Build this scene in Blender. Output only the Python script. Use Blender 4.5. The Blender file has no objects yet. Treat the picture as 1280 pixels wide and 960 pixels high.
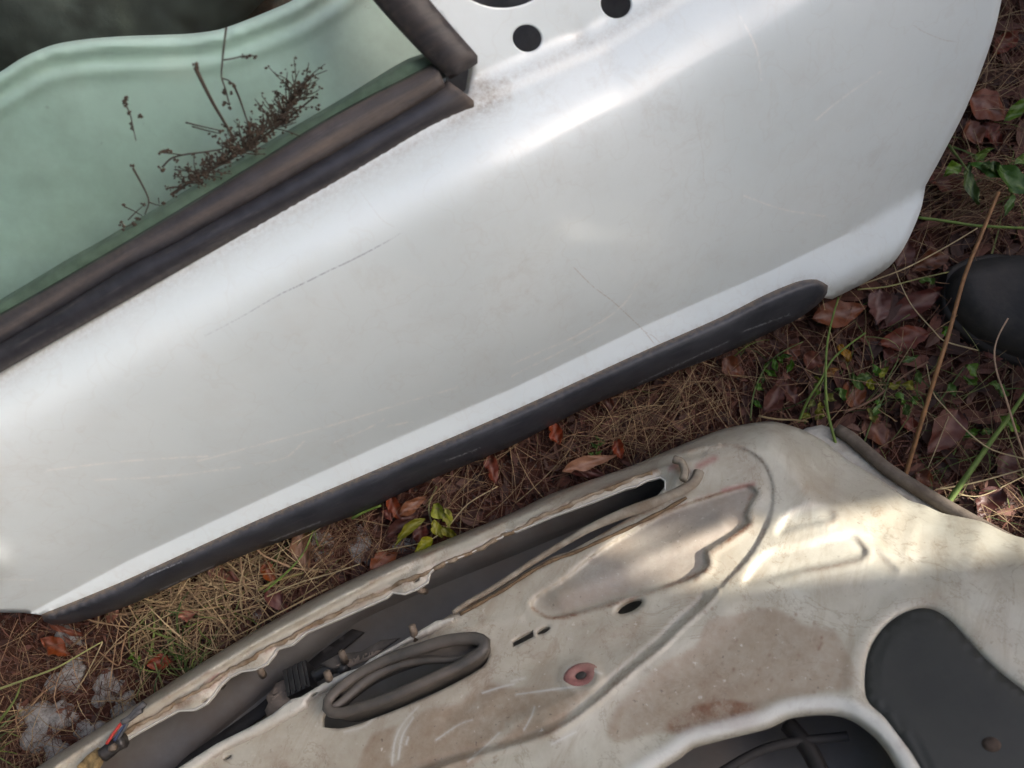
import bpy, bmesh, math, random
import numpy as np
from mathutils import Vector, Matrix
from mathutils.geometry import delaunay_2d_cdt

random.seed(7)
rng = np.random.default_rng(7)
R = math.radians
scene = bpy.context.scene
COL = scene.collection

# ------------------------------------------------------------------ camera
CAM = np.array((0.0, -0.13, 0.95))
TILT = R(8.0)
FPX = 970.0
cam = bpy.data.cameras.new('camera')
cam.sensor_width = 36.0
cam.lens = FPX / 1280.0 * 36.0
cam.clip_start = 0.02
cam.clip_end = 2000.0
cam_o = bpy.data.objects.new('camera', cam)
cam_o.location = CAM
cam_o.rotation_euler = (TILT, 0, 0)
COL.objects.link(cam_o)
scene.camera = cam_o
cam.dof.use_dof = True
cam.dof.focus_distance = 0.84
cam.dof.aperture_fstop = 4.6

# ------------------------------------------------------------------ light
SUN_EL, SUN_AZ = R(38.0), R(7.0)          # azimuth counted from +X towards +Y
world = bpy.data.worlds.new('World')
scene.world = world
world.use_nodes = True
wn = world.node_tree
wn.nodes.clear()
sky = wn.nodes.new('ShaderNodeTexSky')
sky.sky_type = 'NISHITA'
sky.sun_disc = False
sky.sun_elevation = SUN_EL
sky.sun_rotation = math.pi / 2 - SUN_AZ
sky.air_density = 0.62
sky.dust_density = 5.0
sky.ozone_density = 0.0
bg = wn.nodes.new('ShaderNodeBackground')
bg.inputs['Strength'].default_value = 0.15
wo = wn.nodes.new('ShaderNodeOutputWorld')
wn.links.new(sky.outputs[0], bg.inputs[0])
wn.links.new(bg.outputs[0], wo.inputs[0])
sl = bpy.data.lights.new('sun', 'SUN')
sl.energy = 3.3
sl.angle = R(0.5)
sl.color = (1.0, 0.93, 0.82)
so = bpy.data.objects.new('sun', sl)
SUN = Vector((math.cos(SUN_EL) * math.cos(SUN_AZ), math.cos(SUN_EL) * math.sin(SUN_AZ), math.sin(SUN_EL)))
so.rotation_euler = SUN.to_track_quat('Z', 'Y').to_euler()
so.location = SUN * 20
COL.objects.link(so)
scene.view_settings.view_transform = 'Standard'
scene.view_settings.look = 'None'
scene.view_settings.gamma = 1.0
scene.view_settings.exposure = 1.92


# ------------------------------------------------------------------ helpers
def rays(q):
    q = np.asarray(q, float).reshape(-1, 2)
    x = (q[:, 0] - 640) / FPX
    y = -(q[:, 1] - 480) / FPX
    c, s = math.cos(TILT), math.sin(TILT)
    return np.stack([x, y * c + s, y * s - c], 1)


class Plane:
    """A tilted plane in the place; photo points are laid onto it (or onto a height w above it)."""
    def __init__(self, o, u, v, n):
        self.o, self.u, self.v, self.n = [np.asarray(a, float) for a in (o, u, v, n)]

    def at(self, q, w=0.0):
        d = rays(q)
        t = (np.asarray(w) - self.n @ (CAM - self.o)) / (d @ self.n)
        return CAM + d * t[:, None]

    def uv(self, q):
        p = self.at(q) - self.o
        return p @ self.u, p @ self.v


GROUND = Plane((0, 0, 0), (1, 0, 0), (0, 1, 0), (0, 0, 1))


def tilted(qa, qb, z, tilt, side):
    a, b = GROUND.at([qa, qb], z)
    u = (b - a) / np.linalg.norm(b - a)
    v0 = np.array((-u[1], u[0], 0)) * side
    v = v0 * math.cos(tilt) + np.array((0, 0, 1)) * math.sin(tilt)
    n = np.cross(u, v) * side
    return Plane((a + b) / 2, u, v, n)


TH1, TH2 = R(40), R(34)
D1 = tilted((95, 757), (1010, 352), 0.085, TH1, 1)
D2 = tilted((320, 800), (740, 600), 0.105, TH2, -1)


def smooth(a, b, x):
    t = np.clip((x - a) / (b - a), 0, 1)
    return t * t * (3 - 2 * t)


def crom(pts, step=5.0, closed=False):
    """Catmull-Rom through photo points, resampled."""
    p = np.asarray(pts, float)
    n = len(p)
    out = []
    rngk = range(n if closed else n - 1)
    for i in rngk:
        if closed:
            p0, p1, p2, p3 = p[(i - 1) % n], p[i], p[(i + 1) % n], p[(i + 2) % n]
        else:
            p1, p2 = p[i], p[i + 1]
            p0 = p[i - 1] if i > 0 else 2 * p1 - p2
            p3 = p[i + 2] if i + 2 < n else 2 * p2 - p1
        L = np.linalg.norm(p2 - p1)
        k = max(1, int(L / step))
        # centripetal-ish guard: shrink tangents next to short segments
        m1 = (p2 - p0) * 0.5
        m2 = (p3 - p1) * 0.5
        l1, l2 = np.linalg.norm(m1), np.linalg.norm(m2)
        if l1 > L: m1 = m1 * L / l1
        if l2 > L: m2 = m2 * L / l2
        for j in range(k):
            t = j / k
            h = (2*t**3 - 3*t*t + 1) * p1 + (t**3 - 2*t*t + t) * m1 + (-2*t**3 + 3*t*t) * p2 + (t**3 - t*t) * m2
            out.append(h)
    if not closed:
        out.append(p[-1])
    return np.array(out)


def lin(pts, step=5.0, closed=False):
    p = [np.asarray(a, float) for a in pts]
    if closed: p.append(p[0])
    out = []
    for a, b in zip(p[:-1], p[1:]):
        k = max(1, int(np.linalg.norm(b - a) / step))
        for j in range(k): out.append(a + (b - a) * j / k)
    if not closed: out.append(p[-1])
    return np.array(out)


def dist_line(q, line, closed=False):
    q = np.asarray(q, float)
    a = np.asarray(line, float)
    if closed: a = np.vstack([a, a[:1]])
    best = np.full(len(q), 1e9)
    for i in range(len(a) - 1):
        ab = a[i + 1] - a[i]
        L2 = max(ab @ ab, 1e-9)
        t = np.clip(((q - a[i]) @ ab) / L2, 0, 1)
        d = q - a[i] - t[:, None] * ab
        best = np.minimum(best, np.einsum('ij,ij->i', d, d))
    return np.sqrt(best)


def inside(q, poly):
    q = np.asarray(q, float)
    x, y = q[:, 0], q[:, 1]
    p = np.asarray(poly, float)
    r = np.zeros(len(q), bool)
    j = len(p) - 1
    for i in range(len(p)):
        xi, yi, xj, yj = p[i, 0], p[i, 1], p[j, 0], p[j, 1]
        if yi != yj:
            r ^= ((yi > y) != (yj > y)) & (x < (xj - xi) * (y - yi) / (yj - yi) + xi)
        j = i
    return r


def sdf(q, poly):
    """positive inside"""
    d = dist_line(q, poly, True)
    return np.where(inside(q, poly), d, -d)


def ellipse(c, a, b, rot, n=24):
    t = np.linspace(0, 2 * math.pi, n, endpoint=False)
    x, y = a * np.cos(t), b * np.sin(t)
    cr, sr = math.cos(R(rot)), math.sin(R(rot))
    return np.stack([c[0] + x * cr - y * sr, c[1] + x * sr + y * cr], 1)


_ph = rng.uniform(0, 6.28, (60, 2))
_an = rng.uniform(0, 6.28, 60)
def wave_noise(x, y, scale, k0=0, n=10):
    s = 0
    for i in range(k0, k0 + n):
        f = scale * (0.6 + 0.17 * (i - k0))
        s = s + np.sin((x * math.cos(_an[i]) + y * math.sin(_an[i])) * f + _ph[i, 0])
    return s / math.sqrt(n)


def gz(x, y):
    return 0.005 * wave_noise(np.asarray(x), np.asarray(y), 14, 0) + 0.0025 * wave_noise(np.asarray(x), np.asarray(y), 60, 12) + 0.0012 * wave_noise(np.asarray(x), np.asarray(y), 190, 30)


def tag(o, label=None, cat=None, group=None, kind=None):
    if label: o['label'] = label
    if cat: o['category'] = cat
    if group: o['group'] = group
    if kind: o['kind'] = kind
    return o


def empty(name, loc, label, cat, group=None):
    o = bpy.data.objects.new(name, None)
    o.location = loc
    o.empty_display_size = 0.05
    COL.objects.link(o)
    return tag(o, label, cat, group)


def world_loc(o):
    p = np.zeros(3)
    while o is not None:
        p = p + np.array(o.location)
        o = o.parent
    return p


def mesh_obj(name, verts, faces, m, parent=None, loc=None, smooth_=True, col=None, attr=None):
    base = np.zeros(3)
    if parent is not None: base = world_loc(parent)
    elif loc is not None: base = np.asarray(loc, float)
    v = np.asarray(verts, float) - base
    me = bpy.data.meshes.new(name)
    me.from_pydata(v.tolist(), [], faces if isinstance(faces, list) else faces.tolist())
    if smooth_: me.polygons.foreach_set('use_smooth', [True] * len(me.polygons))
    if col is not None:
        a = me.color_attributes.new('Col', 'FLOAT_COLOR', 'POINT')
        c = np.ones((len(v), 4)); c[:, :3] = col
        a.data.foreach_set('color', c.ravel())
    if attr is not None:
        for an, val in attr.items():
            a = me.color_attributes.new(an, 'FLOAT_COLOR', 'POINT')
            a.data.foreach_set('color', np.ascontiguousarray(val, dtype=float).ravel())
    me.materials.append(m)
    me.update()
    o = bpy.data.objects.new(name, me)
    COL.objects.link(o)
    if parent is not None: o.parent = parent
    elif loc is not None: o.location = base
    return o


def relief(name, outline, holes, wf, plane, step, m, parent, attrf=None, extra=None, lines=(), skirt=0.01, hole_skirt=0.006, col=None):
    """A pressed sheet: outline and holes lie on `plane`, raised by wf; rims are folded back by skirt."""
    loops = [np.asarray(outline)] + [np.asarray(h) for h in holes]
    pts, edges = [], []
    for lp in loops:
        b = len(pts)
        pts += lp.tolist()
        edges += [(b + i, b + (i + 1) % len(lp)) for i in range(len(lp))]
    for ln in lines:
        b = len(pts)
        pts += ln.tolist()
        edges += [(b + i, b + i + 1) for i in range(len(ln) - 1)]
    o = loops[0]
    x0, y0 = o.min(0); x1, y1 = o.max(0)
    gx, gy = np.meshgrid(np.arange(x0, x1, step), np.arange(y0, y1, step))
    gx = gx + (np.arange(gx.shape[0]) % 2)[:, None] * step * 0.5
    g = np.stack([gx.ravel(), gy.ravel()], 1)
    ok = inside(g, o)
    g = g[ok]
    keep = dist_line(g, o, True) > step * 0.6
    for h in loops[1:]:
        hx0, hy0 = h.min(0) - step; hx1, hy1 = h.max(0) + step
        near = (g[:, 0] > hx0) & (g[:, 0] < hx1) & (g[:, 1] > hy0) & (g[:, 1] < hy1)
        idx = np.where(near)[0]
        if len(idx):
            s = sdf(g[idx], h)
            keep[idx[s > -step * 0.6]] = False
    for ln in lines:
        keep &= dist_line(g, ln) > step * 0.5
    if extra is not None and len(extra):
        e = np.asarray(extra)
        e = e[inside(e, o)]
        pts += e.tolist()
    pts += g[keep].tolist()
    vo, eo, fo, *_ = delaunay_2d_cdt([Vector(p) for p in pts], edges, [], 0, 1e-5)
    q = np.array([(v.x, v.y) for v in vo])
    f = np.array([list(t) for t in fo])
    cen = q[f].mean(1)
    good = inside(cen, o)
    for h in loops[1:]: good &= ~inside(cen, h)
    f = f[good]
    used = np.unique(f)
    mp = -np.ones(len(q), int); mp[used] = np.arange(len(used))
    q = q[used]; f = mp[f]
    w = wf(q) * np.ones(len(q))
    V = plane.at(q, w)
    # orient
    a2, b2, c2 = q[f[:, 0]], q[f[:, 1]], q[f[:, 2]]
    ar = (b2[:, 0] - a2[:, 0]) * (c2[:, 1] - a2[:, 1]) - (b2[:, 1] - a2[:, 1]) * (c2[:, 0] - a2[:, 0])
    f = f[np.abs(ar) > 1e-6]; ar = ar[np.abs(ar) > 1e-6]
    f[ar > 0] = f[ar > 0][:, ::-1]                     # photo rows run downward: this faces the viewer's side
    cnt = {}
    for t in f:
        for i in range(3):
            e = (int(t[i]), int(t[(i + 1) % 3]))
            cnt[e] = 1
    bound = [e for e in cnt if (e[1], e[0]) not in cnt]
    faces = f.tolist()
    V = V.tolist(); Q = q.tolist()
    bm_ = {}
    bq = np.array([Q[e[0]] for e in bound]) if bound else np.zeros((0, 2))
    onout = dist_line(bq, o, True) < 0.6 if len(bq) else []
    dep = {}
    for e, oo in zip(bound, onout):
        dp = skirt if oo else hole_skirt
        for vi in e: dep[vi] = dp
    for e in bound:
        for vi in e:
            if vi in bm_ or dep.get(vi, 0) <= 0: continue
            p = np.array(V[vi])
            r1 = p - plane.n * min(0.0015, dep[vi] * .3)
            r2 = p - plane.n * dep[vi]
            r2[2] = max(r2[2], 0.004)
            bm_[vi] = (len(V), len(V) + 1)
            V.append(r1.tolist()); V.append(r2.tolist()); Q.append(Q[vi]); Q.append(Q[vi])
    for a_, b_ in bound:
        if a_ in bm_ and b_ in bm_:
            faces.append([b_, a_, bm_[a_][0], bm_[b_][0]])
            faces.append([bm_[b_][0], bm_[a_][0], bm_[a_][1], bm_[b_][1]])
    Q = np.array(Q)
    at = None
    if attrf is not None: at = attrf(Q)
    return mesh_obj(name, V, faces, m, parent, attr=at, col=col)


def tube(pts, rad, sides=6, cap=True):
    P = np.asarray(pts, float)
    n = len(P)
    r = np.broadcast_to(np.asarray(rad, float), (n,)) if np.ndim(rad) else np.full(n, rad)
    T = np.gradient(P, axis=0)
    T /= np.linalg.norm(T, axis=1)[:, None] + 1e-12
    ref = np.array((0, 0, 1.0))
    if abs(T[0] @ ref) > .9: ref = np.array((1.0, 0, 0))
    V, F = [], []
    for i in range(n):
        a = np.cross(T[i], ref); a /= np.linalg.norm(a) + 1e-12
        b = np.cross(T[i], a); ref = -b if False else ref
        for k in range(sides):
            t = 2 * math.pi * k / sides
            V.append(P[i] + r[i] * (math.cos(t) * a + math.sin(t) * b))
    for i in range(n - 1):
        for k in range(sides):
            k2 = (k + 1) % sides
            F.append([i * sides + k, i * sides + k2, (i + 1) * sides + k2, (i + 1) * sides + k])
    if cap:
        F.append(list(range(sides))[::-1]); F.append([(n - 1) * sides + k for k in range(sides)])
    return V, F


class MB:
    def __init__(self): self.v, self.f, self.c = [], [], []
    def add(self, V, F, c=(1, 1, 1)):
        b = len(self.v)
        self.v += [tuple(p) for p in V]; self.f += [[i + b for i in t] for t in F]
        self.c += [c] * len(V)
    def build(self, name, m, parent=None, loc=None, smooth_=True, col=False):
        return mesh_obj(name, self.v, self.f, m, parent, loc, smooth_, col=np.array(self.c) if col else None)


def box(c, sx, sy, sz, ax=(1, 0, 0), ay=(0, 1, 0), az=(0, 0, 1)):
    c, ax, ay, az = [np.asarray(a, float) for a in (c, ax, ay, az)]
    V = [c + ax * sx * i + ay * sy * j + az * sz * k for i in (-.5, .5) for j in (-.5, .5) for k in (-.5, .5)]
    F = [[0, 1, 3, 2], [4, 6, 7, 5], [0, 4, 5, 1], [2, 3, 7, 6], [0, 2, 6, 4], [1, 5, 7, 3]]
    return V, F


# ------------------------------------------------------------------ materials
class M:
    def __init__(self, name):
        self.m = bpy.data.materials.new(name)
        self.m.use_nodes = True
        self.t = self.m.node_tree
        self.t.nodes.clear()
        self.out = self.t.nodes.new('ShaderNodeOutputMaterial')
        self.co = None

    def n(self, t, ins=None, **kw):
        nd = self.t.nodes.new(t)
        for k, v in kw.items(): setattr(nd, k, v)
        for k, v in (ins or {}).items(): self.set(nd.inputs[k], v)
        return nd

    def set(self, s, v):
        if isinstance(v, bpy.types.NodeSocket): self.t.links.new(v, s)
        elif isinstance(v, tuple) and len(v) == 3 and s.type == 'RGBA': s.default_value = (*v, 1)
        else: s.default_value = v

    def along(self, rot, scale):
        return self.n('ShaderNodeMapping', {'Vector': self.n('ShaderNodeMapping', {'Vector': self.coord(), 'Rotation': (0, 0, R(rot))}).outputs[0], 'Scale': scale}).outputs[0]

    def coord(self, scale=None):
        if self.co is None: self.co = self.n('ShaderNodeTexCoord').outputs['Object']
        if scale is None: return self.co
        return self.n('ShaderNodeMapping', {'Vector': self.co, 'Scale': scale}).outputs[0]

    def noise(self, sc, det=4, rough=.6, vec=None, dist=0.0):
        return self.n('ShaderNodeTexNoise', {'Vector': vec or self.coord(), 'Scale': float(sc), 'Detail': float(det), 'Roughness': rough, 'Distortion': dist}).outputs['Fac']

    def ramp(self, f, a, b):
        return self.n('ShaderNodeMapRange', {'Value': f, 'From Min': a, 'From Max': b}).outputs[0]

    def math(self, op, a, b=0.0):
        nd = self.n('ShaderNodeMath', operation=op)
        self.set(nd.inputs[0], a); self.set(nd.inputs[1], b)
        return nd.outputs[0]

    def mix(self, f, a, b):
        nd = self.n('ShaderNodeMix', data_type='RGBA')
        self.set(nd.inputs[0], f)
        self.set(nd.inputs[6], a if not isinstance(a, tuple) else (*a, 1)); self.set(nd.inputs[7], b if not isinstance(b, tuple) else (*b, 1))
        return nd.outputs[2]

    def attr(self, name):
        a = self.n('ShaderNodeAttribute', attribute_name=name)
        return a.outputs['Color']

    def sep(self, c):
        s = self.n('ShaderNodeSeparateColor', {'Color': c})
        return s.outputs

    def bump(self, h, st=.5, dist=.002):
        return self.n('ShaderNodeBump', {'Height': h, 'Strength': st, 'Distance': dist}).outputs[0]

    def bsdf(self, **ins):
        b = self.n('ShaderNodeBsdfPrincipled', {k.replace('_', ' '): v for k, v in ins.items()})
        self.t.links.new(b.outputs[0], self.out.inputs[0])
        return b


def simple(name, c, rough=.6, var=.25, sc=60, bump=.0, bsc=200, dust=None, **kw):
    m = M(name)
    f = m.ramp(m.noise(sc, 5), .3, .7)
    c2 = tuple(x * (1 - var) for x in c); c1 = tuple(min(1, x * (1 + var)) for x in c)
    colr = m.mix(f, c2, c1)
    if dust:
        d = m.ramp(m.noise(sc * .4, 6, .7), .42, .72)
        colr = m.mix(d, colr, dust)
    ins = dict(Base_Color=colr, Roughness=rough)
    if bump: ins['Normal'] = m.bump(m.noise(bsc, 4), bump, .001)
    ins.update(kw)
    m.bsdf(**ins)
    return m.m


def col_mat(name, rough=.7, sc=300, trans=0.0):
    """colour carried per blade / per leaf, plus fine mottling"""
    m = M(name)
    c = m.attr('Col')
    f = m.ramp(m.noise(sc, 4), .25, .75)
    dark = m.n('ShaderNodeMix', data_type='RGBA', blend_type='MULTIPLY')
    m.set(dark.inputs[0], 1.0); m.set(dark.inputs[6], c)
    m.set(dark.inputs[7], m.mix(f, (.6, .57, .55), (1.15, 1.15, 1.12)))
    m.bsdf(Base_Color=dark.outputs[2], Roughness=rough)
    return m.m


# white outer paint (attributes: R grime, G dark scratch, B rust-brown trail, A pale scuff)
def paint_mat():
    m = M('white_paint')
    a = m.attr('Marks')
    s = m.sep(a)
    base = m.mix(m.ramp(m.noise(5, 3), .3, .7), (.655, .735, .755), (.715, .785, .80))
    film = m.ramp(m.noise(18, 7, .7), .48, .85)
    base = m.mix(m.math('MULTIPLY', film, .28), base, (.54, .54, .51))
    drip = m.ramp(m.noise(22, 8, .75, vec=m.along(-24, (3.2, .5, 1)), dist=.2), .56, .80)
    base = m.mix(m.math('MULTIPLY', drip, .24), base, (.50, .48, .43))
    mot = m.math('MULTIPLY', m.ramp(m.noise(32, 9, .8, dist=.6), .5, .64), m.ramp(m.noise(4.5, 2), .46, .62))
    base = m.mix(m.math('MULTIPLY', mot, .22), base, (.45, .44, .40))
    ring_ = m.math('ABSOLUTE', m.math('SUBTRACT', m.noise(16, 3, .5), .5))
    base = m.mix(m.math('MULTIPLY', m.ramp(ring_, .010, .0), .10), base, (.48, .45, .40))
    streak = m.ramp(m.noise(26, 5, .7, vec=m.coord((1.0, 4.0, 1.0))), .6, .85)
    base = m.mix(m.math('MULTIPLY', streak, .22), base, (.83, .84, .82))
    spk = m.math('MULTIPLY', m.ramp(m.noise(130, 4, .65), .73, .78), m.ramp(m.noise(7, 3), .45, .6))
    base = m.mix(m.math('MULTIPLY', spk, .55), base, (.25, .22, .18))
    gn = m.ramp(m.noise(240, 8, .8), .30, .70)
    g = m.math('MULTIPLY', s['Red'], m.math('ADD', m.math('MULTIPLY', gn, .9), .1))
    base = m.mix(m.math('MINIMUM', g, .9), base, (.22, .175, .13))
    sn = m.ramp(m.noise(420, 3), .36, .55)
    base = m.mix(m.math('MULTIPLY', m.math('MULTIPLY', s['Green'], sn), .8), base, (.17, .20, .26))
    base = m.mix(m.math('MULTIPLY', m.math('MULTIPLY', s['Blue'], m.ramp(m.noise(300, 3), .3, .55)), .38), base, (.30, .20, .11))
    sc2 = m.math('MULTIPLY', m.sep(m.attr('More'))['Red'], m.ramp(m.noise(90, 6, .75), .38, .62))
    base = m.mix(m.math('MULTIPLY', sc2, .8), base, (.86, .87, .85))
    rough = m.math('ADD', m.math('MULTIPLY', m.noise(40, 4), .25), .3)
    scr = m.noise(60, 3, .6, vec=m.coord((1, 9, 9)))
    m.bsdf(Base_Color=base, Roughness=rough, Coat_Weight=.6, Coat_Roughness=m.math('ADD', m.math('ADD', m.math('MULTIPLY', film, .12), .10), m.math('MULTIPLY', s['Red'], .5)),
           Normal=m.bump(m.noise(260, 3), .06, .0006))
    return m.m


# dirty inner panel (R dust, G rust seam and painted recess shade, B bare grey primer, second attribute: R red primer, G white bare paint)
def inner_mat():
    m = M('dirty_white_inner_paint')
    s = m.sep(m.attr('Marks')); s2 = m.sep(m.attr('More'))
    base = m.mix(m.ramp(m.noise(9, 4), .3, .7), (.45, .445, .375), (.58, .57, .495))
    dn = m.ramp(m.noise(15, 8, .72, dist=.5), .36, .66)
    dn2 = m.ramp(m.noise(90, 6, .7), .3, .7)
    base = m.mix(m.math('MULTIPLY', dn, .45), base, (.28, .235, .16))
    st = m.ramp(m.noise(13, 8, .75, vec=m.along(-64, (.6, 3.4, 1.5)), dist=.6), .5, .74)
    base = m.mix(m.math('MULTIPLY', st, .55), base, (.24, .175, .105))
    bl = m.math('MULTIPLY', m.ramp(m.noise(48, 9, .82, dist=.5), .56, .64), m.ramp(m.noise(7, 2), .45, .6))
    base = m.mix(m.math('MULTIPLY', bl, .6), base, (.17, .11, .065))
    ed = m.math('ABSOLUTE', m.math('SUBTRACT', m.noise(11, 6, .65, dist=.8), .5))
    base = m.mix(m.math('MULTIPLY', m.ramp(ed, .012, .0), .35), base, (.17, .12, .075))
    pf = m.math('MULTIPLY', s['Blue'], m.math('ADD', m.math('MULTIPLY', dn2, .35), .65))
    base = m.mix(pf, base, m.mix(dn, (.23, .215, .205), (.30, .275, .245)))
    df = m.math('MULTIPLY', s['Red'], m.math('ADD', m.math('MULTIPLY', dn2, .4), .6))
    base = m.mix(m.math('MINIMUM', df, .95), base, m.mix(m.noise(40, 5), (.20, .142, .092), (.30, .228, .158)))
    spk = m.ramp(m.noise(210, 3, .6), .66, .72)
    base = m.mix(m.math('MULTIPLY', spk, m.math('ADD', m.math('MULTIPLY', s['Red'], .6), .2)), base, (.11, .08, .06))
    pale = m.ramp(m.noise(120, 3, .6, vec=m.coord((1, 1, 1))), .66, .73)
    base = m.mix(m.math('MULTIPLY', pale, m.math('MULTIPLY', s['Red'], .8)), base, (.62, .58, .52))
    rn = m.ramp(m.noise(75, 7, .75), .28, .6)
    rf = m.math('MULTIPLY', s['Green'], m.math('MULTIPLY', m.math('ADD', m.math('MULTIPLY', rn, .7), .5), m.math('ADD', m.math('MULTIPLY', m.ramp(m.noise(34, 8, .8), .42, .56), .75), .25)))
    base = m.mix(m.math('MINIMUM', rf, 1.0), base, m.mix(m.noise(130, 4), (.075, .036, .02), (.25, .12, .062)))
    base = m.mix(s2['Red'], base, m.mix(m.noise(150, 4), (.20, .06, .055), (.36, .16, .14)))
    base = m.mix(s2['Green'], base, (.66, .68, .66))
    cr = m.ramp(m.noise(34, 6, .7, dist=1.2), .50, .505)
    rough = m.math('ADD', m.math('MULTIPLY', m.math('MAXIMUM', s['Red'], s['Blue']), .25), .38)
    m.bsdf(Base_Color=base, Roughness=rough, Coat_Weight=.4, Coat_Roughness=.38, Normal=m.bump(m.math('ADD', m.noise(300, 5), m.math('MULTIPLY', m.noise(60, 4), 1.5)), .22, .0012))
    return m.m


def glass_mat():
    m = M('green_tinted_glass')
    film = m.ramp(m.noise(22, 6, .65), .35, .8)
    tr = m.n('ShaderNodeBsdfTransparent', {'Color': (.79, .965, .885)})
    gl = m.n('ShaderNodeBsdfGlossy', {'Color': (1, 1, 1), 'Roughness': .06})
    fr = m.n('ShaderNodeFresnel', {'IOR': 1.5})
    mx = m.n('ShaderNodeMixShader', {0: fr.outputs[0]})
    m.t.links.new(tr.outputs[0], mx.inputs[1]); m.t.links.new(gl.outputs[0], mx.inputs[2])
    df = m.n('ShaderNodeBsdfDiffuse', {'Color': m.mix(m.ramp(m.noise(60, 3), .4, .6), (.42, .54, .47), (.14, .15, .12))})
    spk = m.math('MULTIPLY', m.ramp(m.noise(190, 4, .7), .66, .72), .35)
    mx2 = m.n('ShaderNodeMixShader', {0: m.math('ADD', m.math('MAXIMUM', m.math('MULTIPLY', film, .10), m.math('MULTIPLY', spk, m.ramp(m.noise(9, 3), .4, .65))), .015)})
    m.t.links.new(mx.outputs[0], mx2.inputs[1]); m.t.links.new(df.outputs[0], mx2.inputs[2])
    m.t.links.new(mx2.outputs[0], m.out.inputs[0])
    return m.m


def soil_mat():
    m = M('reddish_soil')
    a = m.noise(9, 6, .65); b = m.noise(70, 6, .7); c = m.noise(420, 4, .6)
    colr = m.mix(m.ramp(b, .3, .7), (.025, .0095, .007), (.095, .035, .022))
    colr = m.mix(m.math('MULTIPLY', m.ramp(a, .45, .7), .6), colr, (.040, .028, .021))
    colr = m.mix(m.math('MULTIPLY', m.ramp(c, .62, .78), .7), colr, (.115, .072, .052))
    h = m.math('ADD', m.math('MULTIPLY', b, 1.2), m.math('MULTIPLY', c, .7))
    m.bsdf(Base_Color=colr, Roughness=.92, Normal=m.bump(h, .9, .006), Specular_IOR_Level=.2)
    return m.m


def rock_mat():
    m = M('lichen_grey_stone')
    b = m.noise(90, 8, .75); c = m.noise(260, 4, .7)
    colr = m.mix(m.ramp(b, .35, .65), (.09, .088, .086), (.33, .325, .31))
    colr = m.mix(m.ramp(c, .62, .72), colr, (.42, .41, .38))
    colr = m.mix(m.ramp(m.noise(45, 6, .7), .52, .68), colr, (.05, .032, .024))
    m.bsdf(Base_Color=colr, Roughness=.9, Normal=m.bump(m.math('ADD', b, m.math('MULTIPLY', c, .6)), .7, .003))
    return m.m


def leaf_mat(name, c1, c2, vein=(.2, .12, .08), rough=.5, spot=.5):
    m = M(name)
    f = m.ramp(m.noise(55, 6, .7), .3, .7)
    colr = m.mix(f, c1, c2)
    sp = m.ramp(m.noise(160, 4, .6), .6, .72)
    colr = m.mix(m.math('MULTIPLY', sp, spot), colr, tuple(x * .35 for x in c1))
    oi = m.n('ShaderNodeObjectInfo').outputs['Random']
    hs = m.n('ShaderNodeHueSaturation', {'Color': colr, 'Value': m.math('ADD', m.math('MULTIPLY', oi, .75), .65), 'Hue': m.math('ADD', m.math('MULTIPLY', m.math('FRACT', m.math('MULTIPLY', oi, 7.31)), .030), .483), 'Saturation': m.math('ADD', m.math('MULTIPLY', m.math('FRACT', m.math('MULTIPLY', oi, 3.7)), .35), .98)})
    v = m.attr('Col')
    colr = m.mix(m.math('MULTIPLY', m.sep(v)['Red'], .55), hs.outputs[0], vein)
    m.bsdf(Base_Color=colr, Roughness=rough, Normal=m.bump(m.noise(220, 4), .5, .0008), Specular_IOR_Level=.35)
    return m.m


PAINT = paint_mat()
INNER = inner_mat()
GLASS = glass_mat()
SOIL = soil_mat()
ROCK = rock_mat()


def mould_mat():
    m = M('scuffed_dark_plastic')
    colr = m.mix(m.ramp(m.noise(30, 6, .7), .35, .7), (.027, .031, .041), (.056, .061, .074))
    sc = m.ramp(m.noise(60, 7, .75, vec=m.along(-24, (.3, 3, 1)), dist=.3), .56, .72)
    colr = m.mix(m.math('MULTIPLY', sc, .5), colr, (.11, .115, .13))
    s = m.sep(m.attr('Marks'))
    colr = m.mix(m.math('MULTIPLY', s['Red'], m.ramp(m.noise(200, 5, .7), .3, .6)), colr, (.20, .15, .10))
    colr = m.mix(m.math('MULTIPLY', s['Green'], m.ramp(m.noise(350, 3), .35, .6)), colr, (.36, .38, .41))
    m.bsdf(Base_Color=colr, Roughness=.48, Normal=m.bump(m.noise(500, 3), .25, .0006))
    return m.m


MOULD = mould_mat()


def seal_mat():
    m = M('dusty_black_seal')
    s = m.sep(m.attr('Marks'))
    n = m.ramp(m.noise(30, 8, .75, vec=m.along(-29, (.35, 4, 2)), dist=.3), .3, .72)
    colr = m.mix(m.ramp(m.noise(90, 4), .3, .7), (.012, .013, .018), (.028, .029, .036))
    colr = m.mix(m.math('MULTIPLY', s['Red'], m.math('ADD', m.math('MULTIPLY', n, .85), .15)), colr, (.135, .105, .082))
    colr = m.mix(m.math('MULTIPLY', m.ramp(m.noise(60, 6, .8, vec=m.along(-29, (.3, 3, 2))), .55, .75), .35), colr, (.16, .145, .13))
    m.bsdf(Base_Color=colr, Roughness=m.math('ADD', m.math('MULTIPLY', s['Red'], .4), .36), Normal=m.bump(m.noise(350, 4), .25, .0006))
    return m.m


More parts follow.
